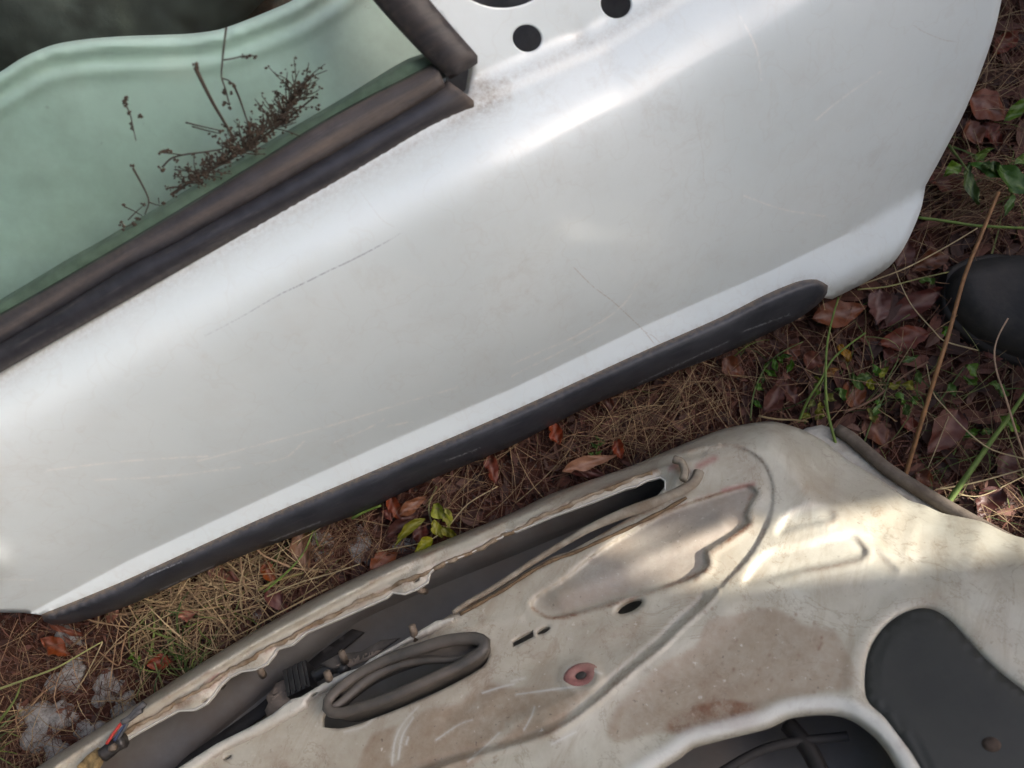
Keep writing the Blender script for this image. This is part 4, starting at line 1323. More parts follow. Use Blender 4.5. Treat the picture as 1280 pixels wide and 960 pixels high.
def leaf_geo(L, Wd, curl, fold, seed, bend=0.0, tip=.8):
    rr = np.random.default_rng(seed)
    n, h = 15, 3
    P = rr.uniform(0, 6.28, 6)
    tear = [(rr.uniform(.2, .9), rr.uniform(.03, .09), rr.uniform(.15, .65) * (rr.random() < .6), rr.choice((-1, 1))) for _ in range(2)]
    V, F, C = [], [], []
    for i in range(n):
        t = i / (n - 1)
        wv = Wd * .5 * (math.sin(math.pi * t ** tip) ** .85 if 0 < t < 1 else 0) * (1 + .07 * math.sin(9 * t + P[0]) + .05 * math.sin(23 * t + P[4])) + (.0006 if t in (0, 1) else 0)
        cx = L * t; cy = bend * L * (t * (1 - t)) * 4 * .25
        zc = curl * L * ((t - .5) ** 2 - .08) + .002 * math.sin(5 * t + P[1])
        for j in range(-h, h + 1):
            s = j / h
            zz = zc + fold * abs(s) * wv * 1.2 + .0034 * math.sin(6 * t + P[2] + s * 2) * abs(s) + .0020 * math.sin(14 * t + 4 * s + P[3])
            cut = 1.0
            for t0, tw_, dp_, sg in tear:
                if sg * s > 0: cut *= 1 - dp_ * abs(s) * math.exp(-((t - t0) / tw_) ** 2)
            V.append((cx, cy + s * wv * cut, zz))
            C.append((1, 0, 0) if j == 0 else ((.18 if (i % 2) else 0), 0, 0))
    K = 2 * h + 1
    for i in range(n - 1):
        for j in range(K - 1): F.append([i * K + j, (i + 1) * K + j, (i + 1) * K + j + 1, i * K + j + 1])
    return np.array(V), F, np.array(C)


LEAF_N = [0]


def leaf(a, b, wpx, m, label, z=.012, curl=.25, fold=.3, bend=0., roll=0., pitch=0., name='fallen_leaf', cat='fallen leaf', group='dry fallen leaves on the ground', parent=None, tip=.8):
    LEAF_N[0] += 1
    A, B = GROUND.at([a, b], z)
    d = B - A
    L = np.linalg.norm(d)
    V, F, C = leaf_geo(L, wpx * L / max(1e-6, math.hypot(b[0] - a[0], b[1] - a[1])), curl, fold, LEAF_N[0] * 13 + 5, bend, tip)
    me = bpy.data.meshes.new(name)
    me.from_pydata(V.tolist(), [], F)
    me.polygons.foreach_set('use_smooth', [True] * len(me.polygons))
    ca = me.color_attributes.new('Col', 'FLOAT_COLOR', 'POINT')
    ca.data.foreach_set('color', np.hstack([C, np.ones((len(C), 1))]).ravel())
    me.materials.append(m)
    o = bpy.data.objects.new(name, me)
    COL.objects.link(o)
    ang = math.atan2(d[1], d[0])
    loc = Vector(A) + Vector((0, 0, float(gz(A[0], A[1])) * .7))
    if parent is not None:
        o.parent = parent; loc = loc - Vector(world_loc(parent))
    o.location = loc
    o.rotation_euler = (roll, pitch, ang)
    if parent is None: tag(o, label, cat, group)
    return o


LV = [  # base, tip, width, material, label
    ((372, 664), (386, 712), 26, L_TAN, 'pale folded tan leaf sticking out from under the dark moulding', .016, .1, .35),
    ((703, 590), (772, 569), 17, L_TAN, 'long tan leaf lying level in the gap between the doors', .02, .3, .5),
    ((706, 586), (758, 594), 14, L_RED, 'dark red leaf tucked under the long tan leaf', .010, .2, .3),
    ((612, 566), (622, 606), 18, L_RED, 'red brown leaf by the moulding at the middle of the gap', .018, .2, .4),
    ((692, 528), (700, 556), 18, L_RED, 'small upright red leaf against the moulding in the gap', .018, .2, .4),
    ((487, 618), (504, 652), 17, L_RED, 'glossy red brown leaf leaning above the yellow green leaf', .018, .3, .4),
    ((484, 670), (524, 640), 20, L_DARK, 'dark maroon leaf lying behind the yellow green leaf', .016, .2, .4),
    ((524, 678), (526, 646), 19, L_DARK, 'dark maroon leaf right of the yellow green leaf', .012, .2, .3),
    ((500, 643), (534, 620), 16, L_MAUVE, 'greyish brown leaf tip above the dark maroon leaves', .022, .2, .4),
    ((465, 712), (498, 690), 30, L_RED, 'broad crumpled red leaf touching the stripped door sill', .012, .3, .2),
    ((478, 638), (492, 652), 10, L_RED, 'tiny red leaf left of the glossy red brown leaf', .014, .3, .3),
    ((330, 735), (362, 768), 20, L_RED, 'dark red leaf left of the small whitish pebble', .012, .2, .3),
    ((330, 700), (344, 730), 16, L_RED, 'red leaf under pale straws left of the tan leaf', .014, .2, .4),
    ((262, 708), (300, 726), 22, L_DARK, 'brown leaf under dry straw beside the moulding', .012, .3, .3),
    ((222, 772), (246, 764), 15, L_TAN, 'curled orange brown leaf deep in the dry straw tuft', .018, .5, .6),
    ((131, 770), (148, 764), 22, L_TAN, 'short tan leaf piece beside the end of the moulding', .014, .3, .4),
    ((48, 800), (88, 820), 20, L_RED, 'ragged red leaf lying on soil below the door tip', .012, .3, .2),
    ((60, 778), (106, 795), 8, L_RED, 'thin rolled red strip below the moulding end', .012, .2, .8),
    ((182, 832), (216, 826), 20, L_RED, 'red leaf shred under grass near stripped door sill', .010, .3, .3),
    ((770, 548), (777, 574), 16, L_RED, 'small crumpled leaf right of the long tan leaf', .014, .5, .5),
    ((1014, 400), (1082, 384), 34, L_MAUVE, 'wide mauve brown leaf below the white door corner', .014, .2, .15),
    ((1096, 362), (1092, 408), 28, L_MAUVE, 'upright mauve leaf beside the wide one under the corner', .016, .2, .3),
    ((1180, 362), (1098, 412), 26, L_DARK, 'long dark leaf pointing at the black boot toe', .014, .2, .3),
    ((1158, 416), (1096, 432), 30, L_RED, 'bright red leaf below the long dark leaf', .013, .25, .2),
    ((1196, 512), (1160, 566), 40, L_RED, 'large red brown leaf right of the brown dry stalk', .016, .15, .2),
    ((1056, 478), (1072, 512), 34, L_MAUVE, 'rounded mauve leaf left of the weed with lobed leaves', .013, .3, .2),
    ((1004, 444), (1030, 456), 24, L_RED, 'red leaf close under the moulding tip', .012, .3, .3),
    ((956, 516), (978, 470), 22, L_DARK, 'dark folded leaf left of the tall green blade', .016, .2, .6),
    ((984, 474), (996, 508), 18, L_DARK, 'dark leaf pair mate right of the dark folded leaf', .014, .2, .6),
    ((1080, 525), (1110, 560), 30, L_RED, 'red leaf left of the brown stalk near the stripped door', .010, .3, .2),
    ((1125, 525), (1150, 540), 20, L_RED, 'small red leaf touching the brown dry stalk', .012, .3, .3),
    ((1092, 560), (1104, 585), 18, L_RED, 'narrow red leaf above the brown edge seal', .010, .3, .3),
    ((1050, 430), (1062, 452), 14, L_OR, 'small yellow orange leaf beside the tall green blade', .014, .3, .3),
    ((1032, 470), (1050, 460), 10, L_OR, 'tiny yellow leaf touching the tall green blade', .018, .3, .3),
    ((1212, 120), (1262, 148), 40, L_MAUVE, 'broad grey brown leaf near the top right door edge', .016, .2, .15),
    ((1212, 150), (1226, 182), 26, L_MAUVE, 'smaller grey brown leaf below the broad one at top right', .012, .25, .3),
    ((1228, 155), (1252, 182), 24, L_RED, 'red leaf under dry grass right of the white door', .010, .3, .3),
    ((1160, 215), (1200, 248), 30, L_DARK, 'dark curled leaf in the notch beside white door edge', .010, .3, .3),
    ((1118, 335), (1134, 300), 24, L_DARK, 'dark leaf tucked under the white door lower corner', .010, .3, .3),
    ((1185, 320), (1140, 340), 22, L_DARK, 'shadowed leaf between white door corner and boot', .010, .3, .3),
    ((1226, 434), (1262, 446), 22, L_RED, 'red leaf pressed under the sole of the boot', .006, .2, .2),
    ((1250, 610), (1222, 650), 28, L_DARK, 'dark leaf beside the stripped door at right edge', .012, .3, .3),
    ((1268, 560), (1252, 600), 26, L_MAUVE, 'mauve leaf near right edge below thick green stalk', .010, .3, .3),
    ((1142, 592), (1170, 606), 22, L_DARK, 'flat dark leaf under the foot of brown stalk', .008, .3, .3),
    ((1100, 440), (1130, 448), 18, L_DARK, 'dark crumb of leaf amid the lobed weed', .008, .3, .4),
    ((980, 560 - 110), (1000, 430), 18, L_DARK, 'small dark leaf between vine and moulding tip', .010, .3, .4),
    ((745, 500), (772, 512), 14, L_DARK, 'dark leaf under dry grass beside the moulding', .008, .3, .4),
    ((900, 450), (932, 470), 24, L_DARK, 'brown leaf beneath dry grass near the moulding', .008, .3, .3),
    ((1240, 66), (1272, 40), 20, L_DARK, 'dark leaf at the top right corner under ferny grass', .008, .3, .4),
    ((1262, 236), (1278, 262), 22, L_DARK, 'dark leaf under the big green weed leaves', .008, .3, .4),
]
for (a, b, w, m, lab, z, cu, fo_) in LV:
    leaf(a, b, w, m, lab, z + .006, cu, fo_, bend=random.uniform(-.3, .3), roll=random.uniform(-.15, .15))

# green leaf shoots: each plant is one thing with a stem and leaves
def plant(label, stem_px, leaves, m, z0=.01, z1=.05, r=.0011, stemm=None, cat='plant', name='weed'):
    P = crom(stem_px, 6)
    zz = np.linspace(z0, z1, len(P))
    G = GROUND.at(P, zz)
    t = empty(name, (G[0][0], G[0][1], 0), label, cat, 'green weeds')
    mb_ = MB(); mb_.add(*tube(G, np.linspace(r, r * .5, len(G)), 5)); mb_.build('stem', stemm or STEMG, t)
    for (a, b, w) in leaves:
        d = np.min(np.hypot(*(P - np.array(a)).T)); i = int(np.argmin(np.hypot(*(P - np.array(a)).T)))
        leaf(a, b, w, m if not isinstance(m, list) else random.choice(m), None, zz[i] + .002, random.uniform(-.4, .2), random.uniform(.15, .5), random.uniform(-.4, .4), random.uniform(-.3, .3), random.uniform(-.25, .25), name='leaf', parent=t, tip=.75)


STEMG = simple('green_stem', (.09, .13, .03), .55, .25, 100)
STEMY = simple('yellow_stem', (.17, .16, .06), .6, .25, 100)
plant('small vine with a row of narrow green leaves near the moulding', [(938, 526), (940, 505), (944, 485), (955, 462), (970, 445), (985, 436), (1004, 427)],
      [((944, 500), (953, 511), 6), ((946, 480), (955, 488), 8), ((956, 462), (972, 470), 7), ((953, 466), (955, 480), 5), ((966, 448), (972, 464), 7), ((972, 444), (978, 456), 6), ((984, 466), (988, 448), 7), ((955, 460), (964, 448), 5), ((976, 446), (990, 446), 5)], L_GREEN, .012, .03)
plant('bright green serrated weed with big leaves at the right edge', [(1186, 182), (1200, 200), (1210, 214)],
      [((1212, 202), (1268, 222), 16), ((1214, 202), (1226, 255), 15), ((1204, 205), (1184, 218), 16), ((1244, 206), (1300, 250), 26), ((1262, 234), (1256, 270), 9), ((1222, 200), (1246, 182), 10), ((1258, 150), (1290, 120), 14), ((1270, 205), (1290, 190), 14), ((1230, 204), (1250, 215), 14)], L_GREEN, .03, .075, .002)
plant('lobed yellowish weed among red leaves left of brown stalk', [(1078, 560), (1092, 520), (1104, 498), (1112, 470), (1124, 448)],
      [((1090, 468), (1070, 476), 12), ((1078, 488), (1066, 466), 11), ((1090, 488), (1088, 470), 10), ((1128, 480), (1146, 486), 12), ((1124, 490), (1132, 506), 9), ((1138, 500), (1148, 500), 10), ((1128, 452), (1148, 446), 9), ((1096, 500), (1092, 520), 10), ((1086, 510), (1094, 528), 10), ((1148, 462), (1152, 480), 8), ((1110, 484), (1126, 478), 10), ((1100, 472), (1110, 458), 9), ((1128, 505), (1138, 520), 11), ((1098, 470), (1090, 455), 9)], [L_GREEN, L_YG], .012, .04)
plant('leafy weed with four pointed leaves below the boot', [(1168, 510), (1190, 480), (1206, 458)],
      [((1206, 456), (1220, 476), 12), ((1204, 470), (1218, 482), 9), ((1186, 478), (1194, 496), 10), ((1238, 478), (1258, 496), 15), ((1228, 540), (1246, 536), 10), ((1256, 520), (1284, 538), 16), ((1205, 545), (1228, 536), 10), ((1176, 410), (1186, 420), 12), ((1150, 350), (1166, 356), 10)], L_GREEN, .012, .035)
plant('yellow green leafy shoot between the two doors', [(546, 608), (536, 632), (540, 655), (546, 668)],
      [((532, 648), (494, 684), 13), ((542, 630), (566, 652), 18), ((542, 650), (552, 672), 14), ((552, 660), (572, 676), 13), ((541, 672), (520, 690), 15), ((556, 636), (562, 662), 12)], [L_YG], .015, .03, .0014, STEMY)
plant('pale weed at the foot of the tall green blade', [(1006, 530), (1012, 508), (1022, 490), (1030, 474)],
      [((1018, 500), (1006, 512), 7), ((1020, 494), (1022, 478), 7), ((1026, 500), (1022, 518), 8), ((1032, 492), (1044, 502), 9), ((1010, 515), (1000, 524), 7), ((1030, 516), (1020, 524), 9), ((1044, 486), (1058, 500), 10), ((1030, 478), (1020, 470), 7)], [L_YG, L_GREEN], .012, .035)
plant('small mossy green sprig in the middle of the gap', [(744, 574), (746, 560), (750, 548)],
      [((744, 570), (736, 566), 5), ((745, 566), (754, 562), 5), ((746, 560), (739, 554), 5), ((748, 556), (756, 550), 5), ((745, 572), (740, 578), 5), ((748, 550), (744, 544), 4), ((746, 568), (752, 572), 5)], L_GREEN, .010, .02, .0007)
plant('tiny pale green sprig in the straw below the moulding', [(178, 836), (170, 828), (164, 822)],
      [((172, 828), (164, 828), 5), ((176, 832), (170, 838), 5), ((166, 824), (160, 818), 5), ((170, 826), (174, 820), 5), ((216, 822), (226, 818), 7), ((222, 822), (230, 826), 6)], L_GREEN, .010, .02, .0007)

# ------------------------------------------------------------------ stalks that can be told apart
def stalk(label, px, z, r0, r1, colr, name='grass_stalk', cat='grass stalk', m=None, group='single stalks lying over the litter', flat=False):
    P = crom(px, 6)
    zz = np.interp(np.linspace(0, 1, len(P)), np.linspace(0, 1, len(z)), z)
    G = GROUND.at(P, zz)
    mm = m or simple('stalk', colr, .65, .3, 90, .3, 300)
    V, F = tube(G, np.linspace(r0, r1, len(G)), 6)
    o = mesh_obj(name, V, F, mm, loc=(G[0][0], G[0][1], 0))
    return tag(o, label, cat, group)


DS, PS, GS, TG = (.23, .115, .045), (.34, .27, .15), (.11, .17, .03), (.21, .20, .07)
stalk('thick orange brown dry stalk leaning past the boot', [(1248, 240), (1228, 290), (1206, 345), (1185, 420), (1160, 500), (1130, 600)], [.10, .09, .085, .08, .06, .03], .0021, .0029, DS)
stalk('thick bright green stalk at the right edge', [(1290, 478), (1262, 520), (1240, 550), (1212, 590), (1182, 632)], [.03, .04, .05, .05, .04], .0020, .0040, GS)
stalk('tall slim green blade standing over the stripped door corner', [(1048, 372), (1040, 400), (1034, 430), (1032, 470), (1034, 510), (1042, 545), (1050, 570)], [.05, .07, .08, .08, .07, .06], .0010, .0019, GS)
stalk('second slim green blade crossing the tall one', [(1082, 416), (1060, 432), (1040, 450), (1026, 475), (1010, 500), (998, 528)], [.03, .05, .04, .02], .0009, .0017, GS)
stalk('short green blade rising beside the tall green blade', [(1030, 500), (1040, 535), (1047, 562)], [.04, .06, .05], .0008, .0016, GS)
stalk('pale curved straw arching below the boot toe', [(1117, 330), (1128, 360), (1142, 385), (1166, 412), (1180, 426), (1222, 438)], [.02, .04, .05, .03], .0006, .0009, PS)
stalk('long pale straw looping over the large red leaf', [(1158, 455), (1166, 490), (1180, 508), (1210, 540), (1240, 562), (1290, 576)], [.02, .05, .06, .04], .0007, .0009, PS)
stalk('pale bristly seed head rising in front of the boot', [(1260, 398), (1248, 420), (1243, 440), (1246, 465), (1258, 500), (1270, 540), (1284, 580)], [.09, .09, .08, .06], .0009, .0014, (.36, .24, .16))
stalk('thin straw from the white door corner towards the boot top', [(1070, 358), (1130, 336), (1180, 310), (1222, 285)], [.03, .05, .05, .05], .0008, .0007, PS)
stalk('greenish straw laid across leaves below the door corner', [(1072, 362), (1110, 358), (1150, 348), (1186, 340)], [.03, .03, .03], .0010, .0008, TG)
stalk('green stem running level from the white door notch', [(1148, 272), (1180, 276), (1220, 282), (1300, 286)], [.03, .04, .05, .05], .0020, .0016, GS)
stalk('brown bent twig across the lobed weed', [(1054, 516), (1090, 500), (1130, 470), (1160, 452)], [.02, .03, .03], .0016, .0011, (.14, .075, .045))
stalk('thin red brown twig under the moulding tip', [(966, 416), (990, 440), (1010, 470), (1034, 512)], [.015, .02, .015], .0012, .0009, (.075, .032, .022))
stalk('pale green blade reaching over the bottom left stones', [(-20, 868), (30, 850), (70, 835), (100, 818), (128, 802)], [.02, .04, .05, .04], .0015, .0007, (.26, .27, .10))
stalk('pale straw dropping from the tip of that green blade', [(128, 803), (116, 828), (104, 850), (92, 868)], [.04, .03, .015], .0008, .0006, PS)
stalk('dark green blade at the left edge above the large stone', [(28, 850), (20, 872), (8, 890), (-12, 915)], [.03, .05, .04], .0008, .0022, (.075, .10, .02))
stalk('bent reddish straw beside the dry tuft', [(158, 790), (152, 815), (148, 832), (124, 815)], [.02, .02, .02], .0009, .0008, (.21, .12, .06))
stalk('long tan straw across the gap by the tan leaf', [(320, 752), (370, 730), (420, 715), (450, 705)], [.02, .03, .02], .0009, .0007, PS)
stalk('long straw crossing the yellow green shoot', [(622, 608), (585, 630), (560, 658), (535, 676), (470, 690)], [.02, .03, .03, .02], .0007, .0006, PS)
stalk('green blade lying against the moulding in the gap', [(476, 632), (455, 640), (440, 648)], [.04, .03, .03], .0012, .0018, GS)
stalk('green blade crossing the pale tan leaf', [(392, 662), (380, 690), (362, 712), (330, 740)], [.02, .03, .025], .0010, .0013, GS)
stalk('yellow blade lying left of the tan leaf', [(322, 738), (345, 726), (380, 716)], [.02, .022, .02], .0018, .0010, (.27, .23, .08))
stalk('thin brown twig curving above the long tan leaf', [(670, 576), (690, 568), (708, 556), (718, 540), (720, 524)], [.015, .02, .02], .0011, .0009, (.11, .055, .03))
stalk('pale straw hanging right of the large red leaf', [(1160, 605 - 20), (1172, 556), (1186, 520)], [.02, .03, .03], .0006, .0006, PS)
stalk('pale straw fan along the right edge', [(1170, 612), (1215, 604), (1260, 592), (1300, 580)], [.02, .03, .03], .0010, .0008, PS)
stalk('thin pale straw below the straw fan', [(1196, 618), (1225, 620), (1262, 604), (1300, 585)], [.02, .02, .03], .0007, .0006, PS)
stalk('dry straw leaning over soil at left of the dry tuft', [(90, 820), (95, 845), (110, 868)], [.02, .015, .01], .0006, .0005, (.22, .14, .08))
stalk('tan twig above the stripped door near its rounded corner', [(948, 520), (970, 524), (992, 525), (1010, 527)], [.03, .03, .02], .0013, .0009, (.20, .15, .07))

# ------------------------------------------------------------------ uncountable litter and grass
Z1 = [(-90, 760), (60, 765), (250, 700), (400, 640), (440, 745), (250, 845), (45, 985), (-90, 1060)]
Z2 = [(250, 690), (1040, 350), (1010, 550), (900, 550), (640, 660), (400, 765), (250, 845)]
Z3 = [(1030, 360), (1140, 230), (1230, -60), (1400, -60), (1400, 740), (1280, 710), (1150, 650), (1000, 560)]


def sample(poly, n):
    p = np.array(poly); lo, hi = p.min(0), p.max(0)
    out = np.zeros((0, 2))
    while len(out) < n:
        q = rng.uniform(lo, hi, (n * 2, 2))
        out = np.vstack([out, q[inside(q, poly)]])
    return out[:n]


def blades(name, spec, label):
    """spec: (points px, length range m, width range, heading fn, height, colours)"""
    V, F, C = [], [], []
    for P, (l0, l1), (a0, a1), head, (h0, h1), cols in spec:
        G = GROUND.at(P)
        for g in G:
            L = random.uniform(l0, l1); wd = random.uniform(a0, a1) * .5
            th = head() if head else random.uniform(0, 6.28)
            k = 6
            c = np.array(random.choice(cols)) * random.uniform(.7, 1.25)
            dth = random.gauss(0, .10)
            x, y = g[0] - math.cos(th) * L * .5, g[1] - math.sin(th) * L * .5
            hh = random.uniform(h0, h1); z0 = random.uniform(.002, .008)
            b = len(V)
            tw = random.uniform(-.8, .8)
            for i in range(k):
                t = i / (k - 1)
                z = float(gz(x, y)) + z0 + hh * math.sin(math.pi * min(1, t * random.uniform(.98, 1.02))) + .0015
                ww = wd * (1 - .75 * t)
                nx, ny = -math.sin(th), math.cos(th)
                V.append((x - nx * ww, y - ny * ww, z + tw * ww)); V.append((x + nx * ww, y + ny * ww, z - tw * ww))
                C.append(c); C.append(c)
                x += math.cos(th) * L / (k - 1); y += math.sin(th) * L / (k - 1); th += dth + random.gauss(0, .05)
            for i in range(k - 1): F.append([b + 2 * i, b + 2 * i + 1, b + 2 * i + 3, b + 2 * i + 2])
    o = mesh_obj(name, V, F, DRY, smooth_=False, col=np.clip(np.array(C), 0, 1))
    return tag(o, label, 'grass' if 'grass' in name else 'litter', None, 'stuff')


def gauss_px(cx, cy, sx, sy, n, rot=0):
    a = rng.normal(0, 1, (n, 2)) * (sx, sy)
    c, s = math.cos(R(rot)), math.sin(R(rot))
    return np.stack([cx + a[:, 0] * c - a[:, 1] * s, cy + a[:, 0] * s + a[:, 1] * c], 1)


NEED = [(.09, .032, .02), (.12, .045, .027), (.065, .022, .015), (.15, .07, .042), (.045, .017, .012)]
STRAW = [(.30, .22, .115), (.24, .165, .085), (.36, .275, .155), (.19, .125, .065), (.27, .175, .10)]
FINE = [(.19, .108, .058), (.14, .07, .038), (.27, .185, .10), (.10, .044, .026)]
GRN = [(.075, .115, .022), (.11, .145, .03), (.14, .16, .05), (.05, .085, .018)]
blades('needle_litter', [
    (sample(Z1, 1100), (.012, .05), (.0006, .0013), None, (0, .006), NEED),
    (sample(Z2, 1000), (.012, .055), (.0006, .0013), None, (0, .006), NEED),
    (sample(Z3, 1500), (.015, .06), (.0006, .0015), None, (0, .007), NEED),
    (sample(Z3, 90), (.04, .12), (.0016, .0030), None, (0, .006), NEED),
    (sample(Z2, 40), (.03, .09), (.0014, .0026), None, (0, .006), NEED),
], 'fine reddish needles and stem bits covering the bare soil')
hd = lambda m, s: (lambda: R(random.gauss(m, s)))
blades('dry_grass', [
    (gauss_px(245, 742, 52, 26, 150, -20), (.04, .17), (.0009, .0024), None, (.004, .035), STRAW),
    (gauss_px(330, 715, 45, 20, 90, -20), (.05, .14), (.0008, .002), hd(25, 40), (.004, .025), STRAW),
    (gauss_px(215, 800, 40, 28, 80), (.04, .10), (.0007, .0018), None, (.004, .025), STRAW),
    (gauss_px(840, 510, 62, 26, 190, -22), (.04, .12), (.0005, .0013), hd(40, 60), (.004, .03), FINE + STRAW[:2]),
    (gauss_px(770, 545, 50, 22, 110, -22), (.04, .10), (.0005, .0012), None, (.004, .025), FINE),
    (gauss_px(600, 610, 40, 18, 60, -22), (.04, .10), (.0005, .0013), hd(60, 50), (.004, .025), FINE),
    (gauss_px(430, 675, 34, 18, 100, -22), (.04, .09), (.0005, .0013), hd(50, 40), (.004, .025), FINE),
    (gauss_px(1235, 250, 40, 22, 170), (.05, .14), (.0006, .0014), hd(15, 35), (.01, .04), FINE),
    (gauss_px(1245, 100, 25, 70, 120), (.05, .14), (.0006, .0014), None, (.005, .03), FINE),
    (gauss_px(30, 925, 40, 40, 130), (.03, .08), (.0006, .0013), None, (.003, .02), FINE + STRAW[:1]),
    (gauss_px(40, 820, 60, 30, 110), (.03, .09), (.0005, .0011), None, (.003, .02), FINE),
    (sample(Z3, 330), (.05, .20), (.0006, .0014), None, (.004, .03), FINE + STRAW[:2]),
    (sample(Z2, 110), (.06, .18), (.0006, .0014), None, (.004, .02), FINE + STRAW[:2]),
    (gauss_px(165, 880, 30, 20, 50), (.03, .08), (.0006, .0012), None, (.003, .02), STRAW),
], 'dry yellow and tan grass lying tangled between the doors')
blades('green_grass', [
    (gauss_px(225, 815, 30, 20, 34), (.03, .09), (.0014, .003), hd(70, 40), (.005, .03), GRN),
    (gauss_px(240, 760, 50, 25, 24), (.03, .09), (.0012, .0028), hd(50, 50), (.005, .03), GRN),
    (gauss_px(1110, 470, 50, 40, 40), (.03, .09), (.0008, .002), None, (.005, .03), GRN),
    (gauss_px(1230, 230, 40, 40, 22), (.03, .09), (.0012, .0030), None, (.005, .03), GRN),
    (gauss_px(10, 930, 20, 20, 12), (.03, .07), (.0012, .0025), None, (.005, .02), GRN),
    (gauss_px(1200, 580, 60, 40, 30), (.04, .10), (.0008, .002), None, (.005, .03), GRN),
    (gauss_px(860, 460, 60, 30, 14), (.03, .06), (.0008, .0016), None, (.005, .02), GRN),
    (gauss_px(375, 690, 25, 20, 10), (.03, .06), (.0010, .0022), hd(60, 30), (.005, .02), GRN),
], 'thin green grass blades scattered through the litter')


def fragments(name, specs, label):
    V, F, C = [], [], []
    for P, (l0, l1), cols in specs:
        for g in GROUND.at(P):
            L = random.uniform(l0, l1); wd = L * random.uniform(.3, .55); th = random.uniform(0, 6.28)
            c = np.array(random.choice(cols)) * random.uniform(.6, 1.3)
            z = float(gz(g[0], g[1])) + random.uniform(.001, .008)
            tx, ty_ = random.uniform(-.4, .4), random.uniform(-.5, .5)
            ex, ey = np.array((math.cos(th), math.sin(th), tx)), np.array((-math.sin(th), math.cos(th), ty_))
            b = len(V); o = np.array((g[0], g[1], z + L * .12))
            cu = random.uniform(.05, .3)
            for (s, t) in ((-.5, 0), (-.2, -.42), (-.15, .45), (.2, -.4), (.25, .36), (.52, .02), (.02, 0)):
                jj = random.uniform(.75, 1.2)
                V.append(o + ex * s * L * jj + ey * t * wd * jj + np.array((0, 0, cu * L * abs(t) * 1.2 - .1 * L * abs(s)))); C.append(c)
            for f in ((0, 1, 6), (0, 6, 2), (1, 3, 6), (2, 6, 4), (3, 5, 6), (4, 6, 5)): F.append([b + i for i in f])
    o = mesh_obj(name, V, F, DRY, smooth_=False, col=np.clip(np.array(C), 0, 1))
    return tag(o, label, 'leaf litter', None, 'stuff')


LF = [(.095, .034, .022), (.065, .026, .017), (.12, .048, .032), (.045, .019, .014), (.10, .052, .038)]
fragments('leaf_litter', [(sample(Z1, 380), (.006, .022), LF), (sample(Z2, 700), (.006, .026), LF), (sample(Z3, 900), (.010, .045), LF)], 'crumbled brown leaf pieces strewn over the soil')


def crumbs():
    V, F, C = [], [], []
    P = np.vstack([sample(Z1, 900), sample(Z2, 900), sample(Z3, 700)])
    for g in GROUND.at(P):
        r = random.uniform(.0007, .003); b = len(V)
        c = np.array(random.choice([(.05, .026, .018), (.085, .045, .032), (.03, .018, .014), (.14, .10, .08), (.07, .05, .042)]))
        z = float(gz(g[0], g[1])) + r * .4
        for d in ((1, 0, 0), (-1, 0, 0), (0, 1, 0), (0, -1, 0), (0, 0, 1), (0, 0, -1)):
            V.append((g[0] + d[0] * r * random.uniform(.6, 1.4), g[1] + d[1] * r * random.uniform(.6, 1.4), z + d[2] * r * random.uniform(.5, 1))); C.append(c)
        for f in ((0, 2, 4), (2, 1, 4), (1, 3, 4), (3, 0, 4)): F.append([b + i for i in f])
    tag(mesh_obj('soil_crumbs', V, F, DRY, smooth_=False, col=np.array(C)), 'small crumbs of soil and grit over the ground', 'soil', None, 'stuff')


crumbs()

# ------------------------------------------------------------------ unseen fence and trees, added to block sun and low sky
def sun_block_fence():  # unseen fence added to block the sun; its gap lets one band through
    X = 2.3
    p_lo = D2.at([(1100, 714)], .0)[0]
    p_hi = D2.at([(1100, 634)], -.02)[0]
    tn = math.tan(SUN_AZ)
    y_lo = p_lo[1] + (X - p_lo[0]) * tn
    y_hi = p_hi[1] + (X - p_hi[0]) * tn
    t = empty('sun_block_fence', (X, 0, 0), 'added unseen board fence whose slat gap shapes the sun band', 'fence')
    y = y_lo; k = 0
    proto = None
    for side in (-1, 1):
        y = y_lo if side < 0 else y_hi
        for i in range(22):
            c = y + side * (.075)
            V, F = box((X + (k % 2) * .004, c, 1.3), .022, .148, 2.6)
            mb_ = MB(); mb_.add(V, F); mb_.build('board', FENCEW, t, smooth_=False)
            y += side * .1485; k += 1
    for z in (.4, 2.18):
        mb_ = MB(); mb_.add(*box((X + .05, 0, z), .05, 6.6, .10 if z < 1 else .5)); mb_.build('rail', FENCEW, t, smooth_=False)
    for yy in (-3, -1, 1.2, 3):
        mb_ = MB(); mb_.add(*box((X + .13, yy, 1.25), .10, .10, 2.5)); mb_.build('post', FENCEW, t, smooth_=False)


sun_block_fence()


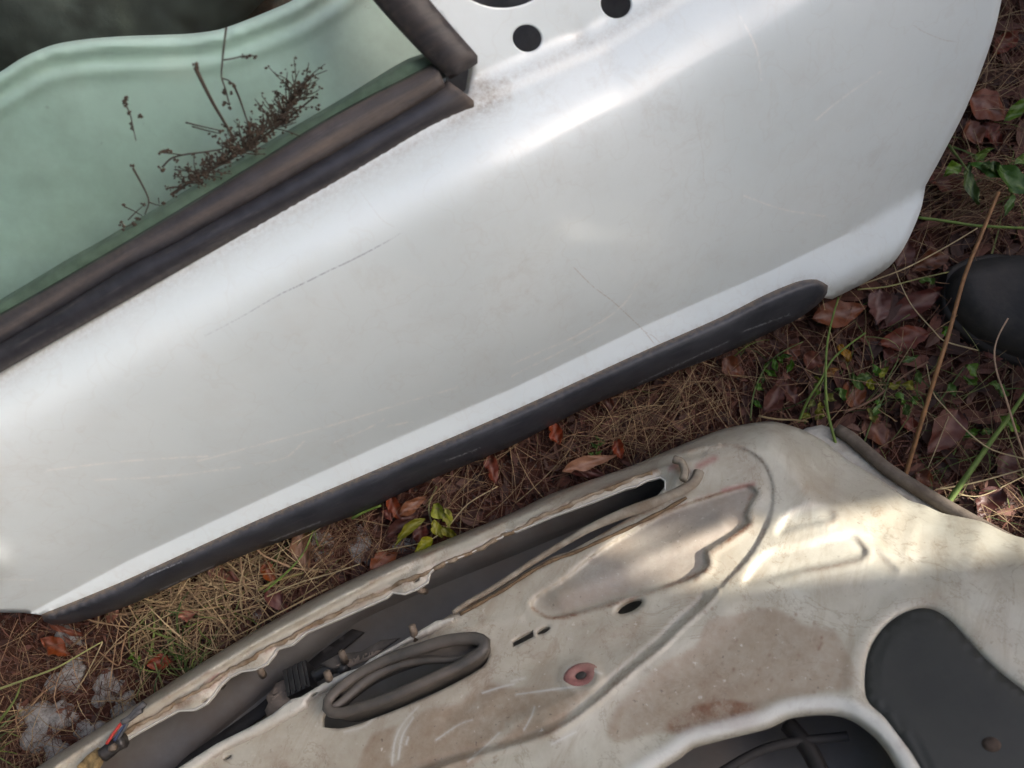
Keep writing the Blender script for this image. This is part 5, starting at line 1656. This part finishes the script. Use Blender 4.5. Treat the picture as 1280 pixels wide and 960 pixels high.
def tree_mesh(seed):
    rr = random.Random(seed)
    tr = MB()
    H = rr.uniform(3.5, 4.5)
    pts = [np.array((rr.gauss(0, .05) * i, rr.gauss(0, .05) * i, H * i / 6)) for i in range(7)]
    tr.add(*tube(pts, [.16, .14, .12, .10, .08, .06, .03], 9))
    cl = []
    for i in range(16):
        a = rr.uniform(0, 6.28); z = rr.uniform(.15, H - .2)
        e = np.array((math.cos(a) * rr.uniform(.7, 1.5), math.sin(a) * rr.uniform(.7, 1.5), z + rr.uniform(.2, .9)))
        s = pts[min(6, int(z / H * 6))]
        tr.add(*tube([s, (s + e) / 2 + np.array((0, 0, .1)), e], [.045, .03, .012], 6)); cl.append(e)
    cl.append(np.array((0, 0, H + .3)))
    V, F = [], []
    for c in cl:
        for _ in range(330):
            d = np.array([rr.gauss(0, 1) for _ in range(3)]); d /= np.linalg.norm(d)
            p = c + d * np.array((.75, .75, .5)) * rr.random() ** .5
            a, b = np.array([rr.gauss(0, 1) for _ in range(3)]), np.array([rr.gauss(0, 1) for _ in range(3)])
            a /= np.linalg.norm(a); b = np.cross(a, b); b /= np.linalg.norm(b)
            s = rr.uniform(.06, .12); k = len(V)
            V += [p - a * s, p + b * s * .4, p + a * s, p - b * s * .4]; F.append([k, k + 1, k + 2, k + 3])
    return tr, V, F


def trees():  # unseen ring of trees, placed to darken the low sky around the doors
    protos = []
    spots = [(66, 6.5, 'added shade tree behind the top right corner'), (92, 5.6, 'added shade tree straight beyond the white door'), (113, 5.0, 'added dense shade tree beyond the window end of the white door'),
             (136, 5.0, 'added dense shade tree off the top left corner'), (158, 4.8, 'added tall shade tree left of the white door'), (180, 4.6, 'added shade tree left of both doors'), (203, 4.4, 'added loose shade tree off the bottom left corner'), (146, 8.0, 'added far tall shade tree off the top left'),
             (225, 4.4, 'added dense shade tree left below the stripped door'), (247, 4.2, 'added shade tree below the bottom edge of the stripped door'), (268, 4.0, 'added broad shade tree straight below both doors'), (289, 4.0, 'added dense shade tree off the bottom right corner'), (309, 4.2, 'added shade tree between bottom right corner and added fence')]
    for i, (az, d, lab) in enumerate(spots):
        loc = (math.cos(R(az)) * d, math.sin(R(az)) * d, 0)
        root = empty('added_shade_tree', loc, lab, 'tree', 'unseen trees added to shade the doors')
        root.rotation_euler.z = R(37 * i); root.scale = ((1.35,) if i > 7 else (1.2,)) * 3
        if i < 3:
            tr, V, F = tree_mesh(20 + i)
            me_t = tr.build('trunk', BARK, loc=(0, 0, 0))
            me_c = mesh_obj('crown', V, F, TREELEAF, smooth_=False, loc=(0, 0, 0))
            protos.append((me_t, me_c))
            me_t.parent = root; me_c.parent = root
        else:
            for p in protos[i % 3]:
                c = p.copy(); COL.objects.link(c); c.parent = root; c.location = (0, 0, 0)


trees()
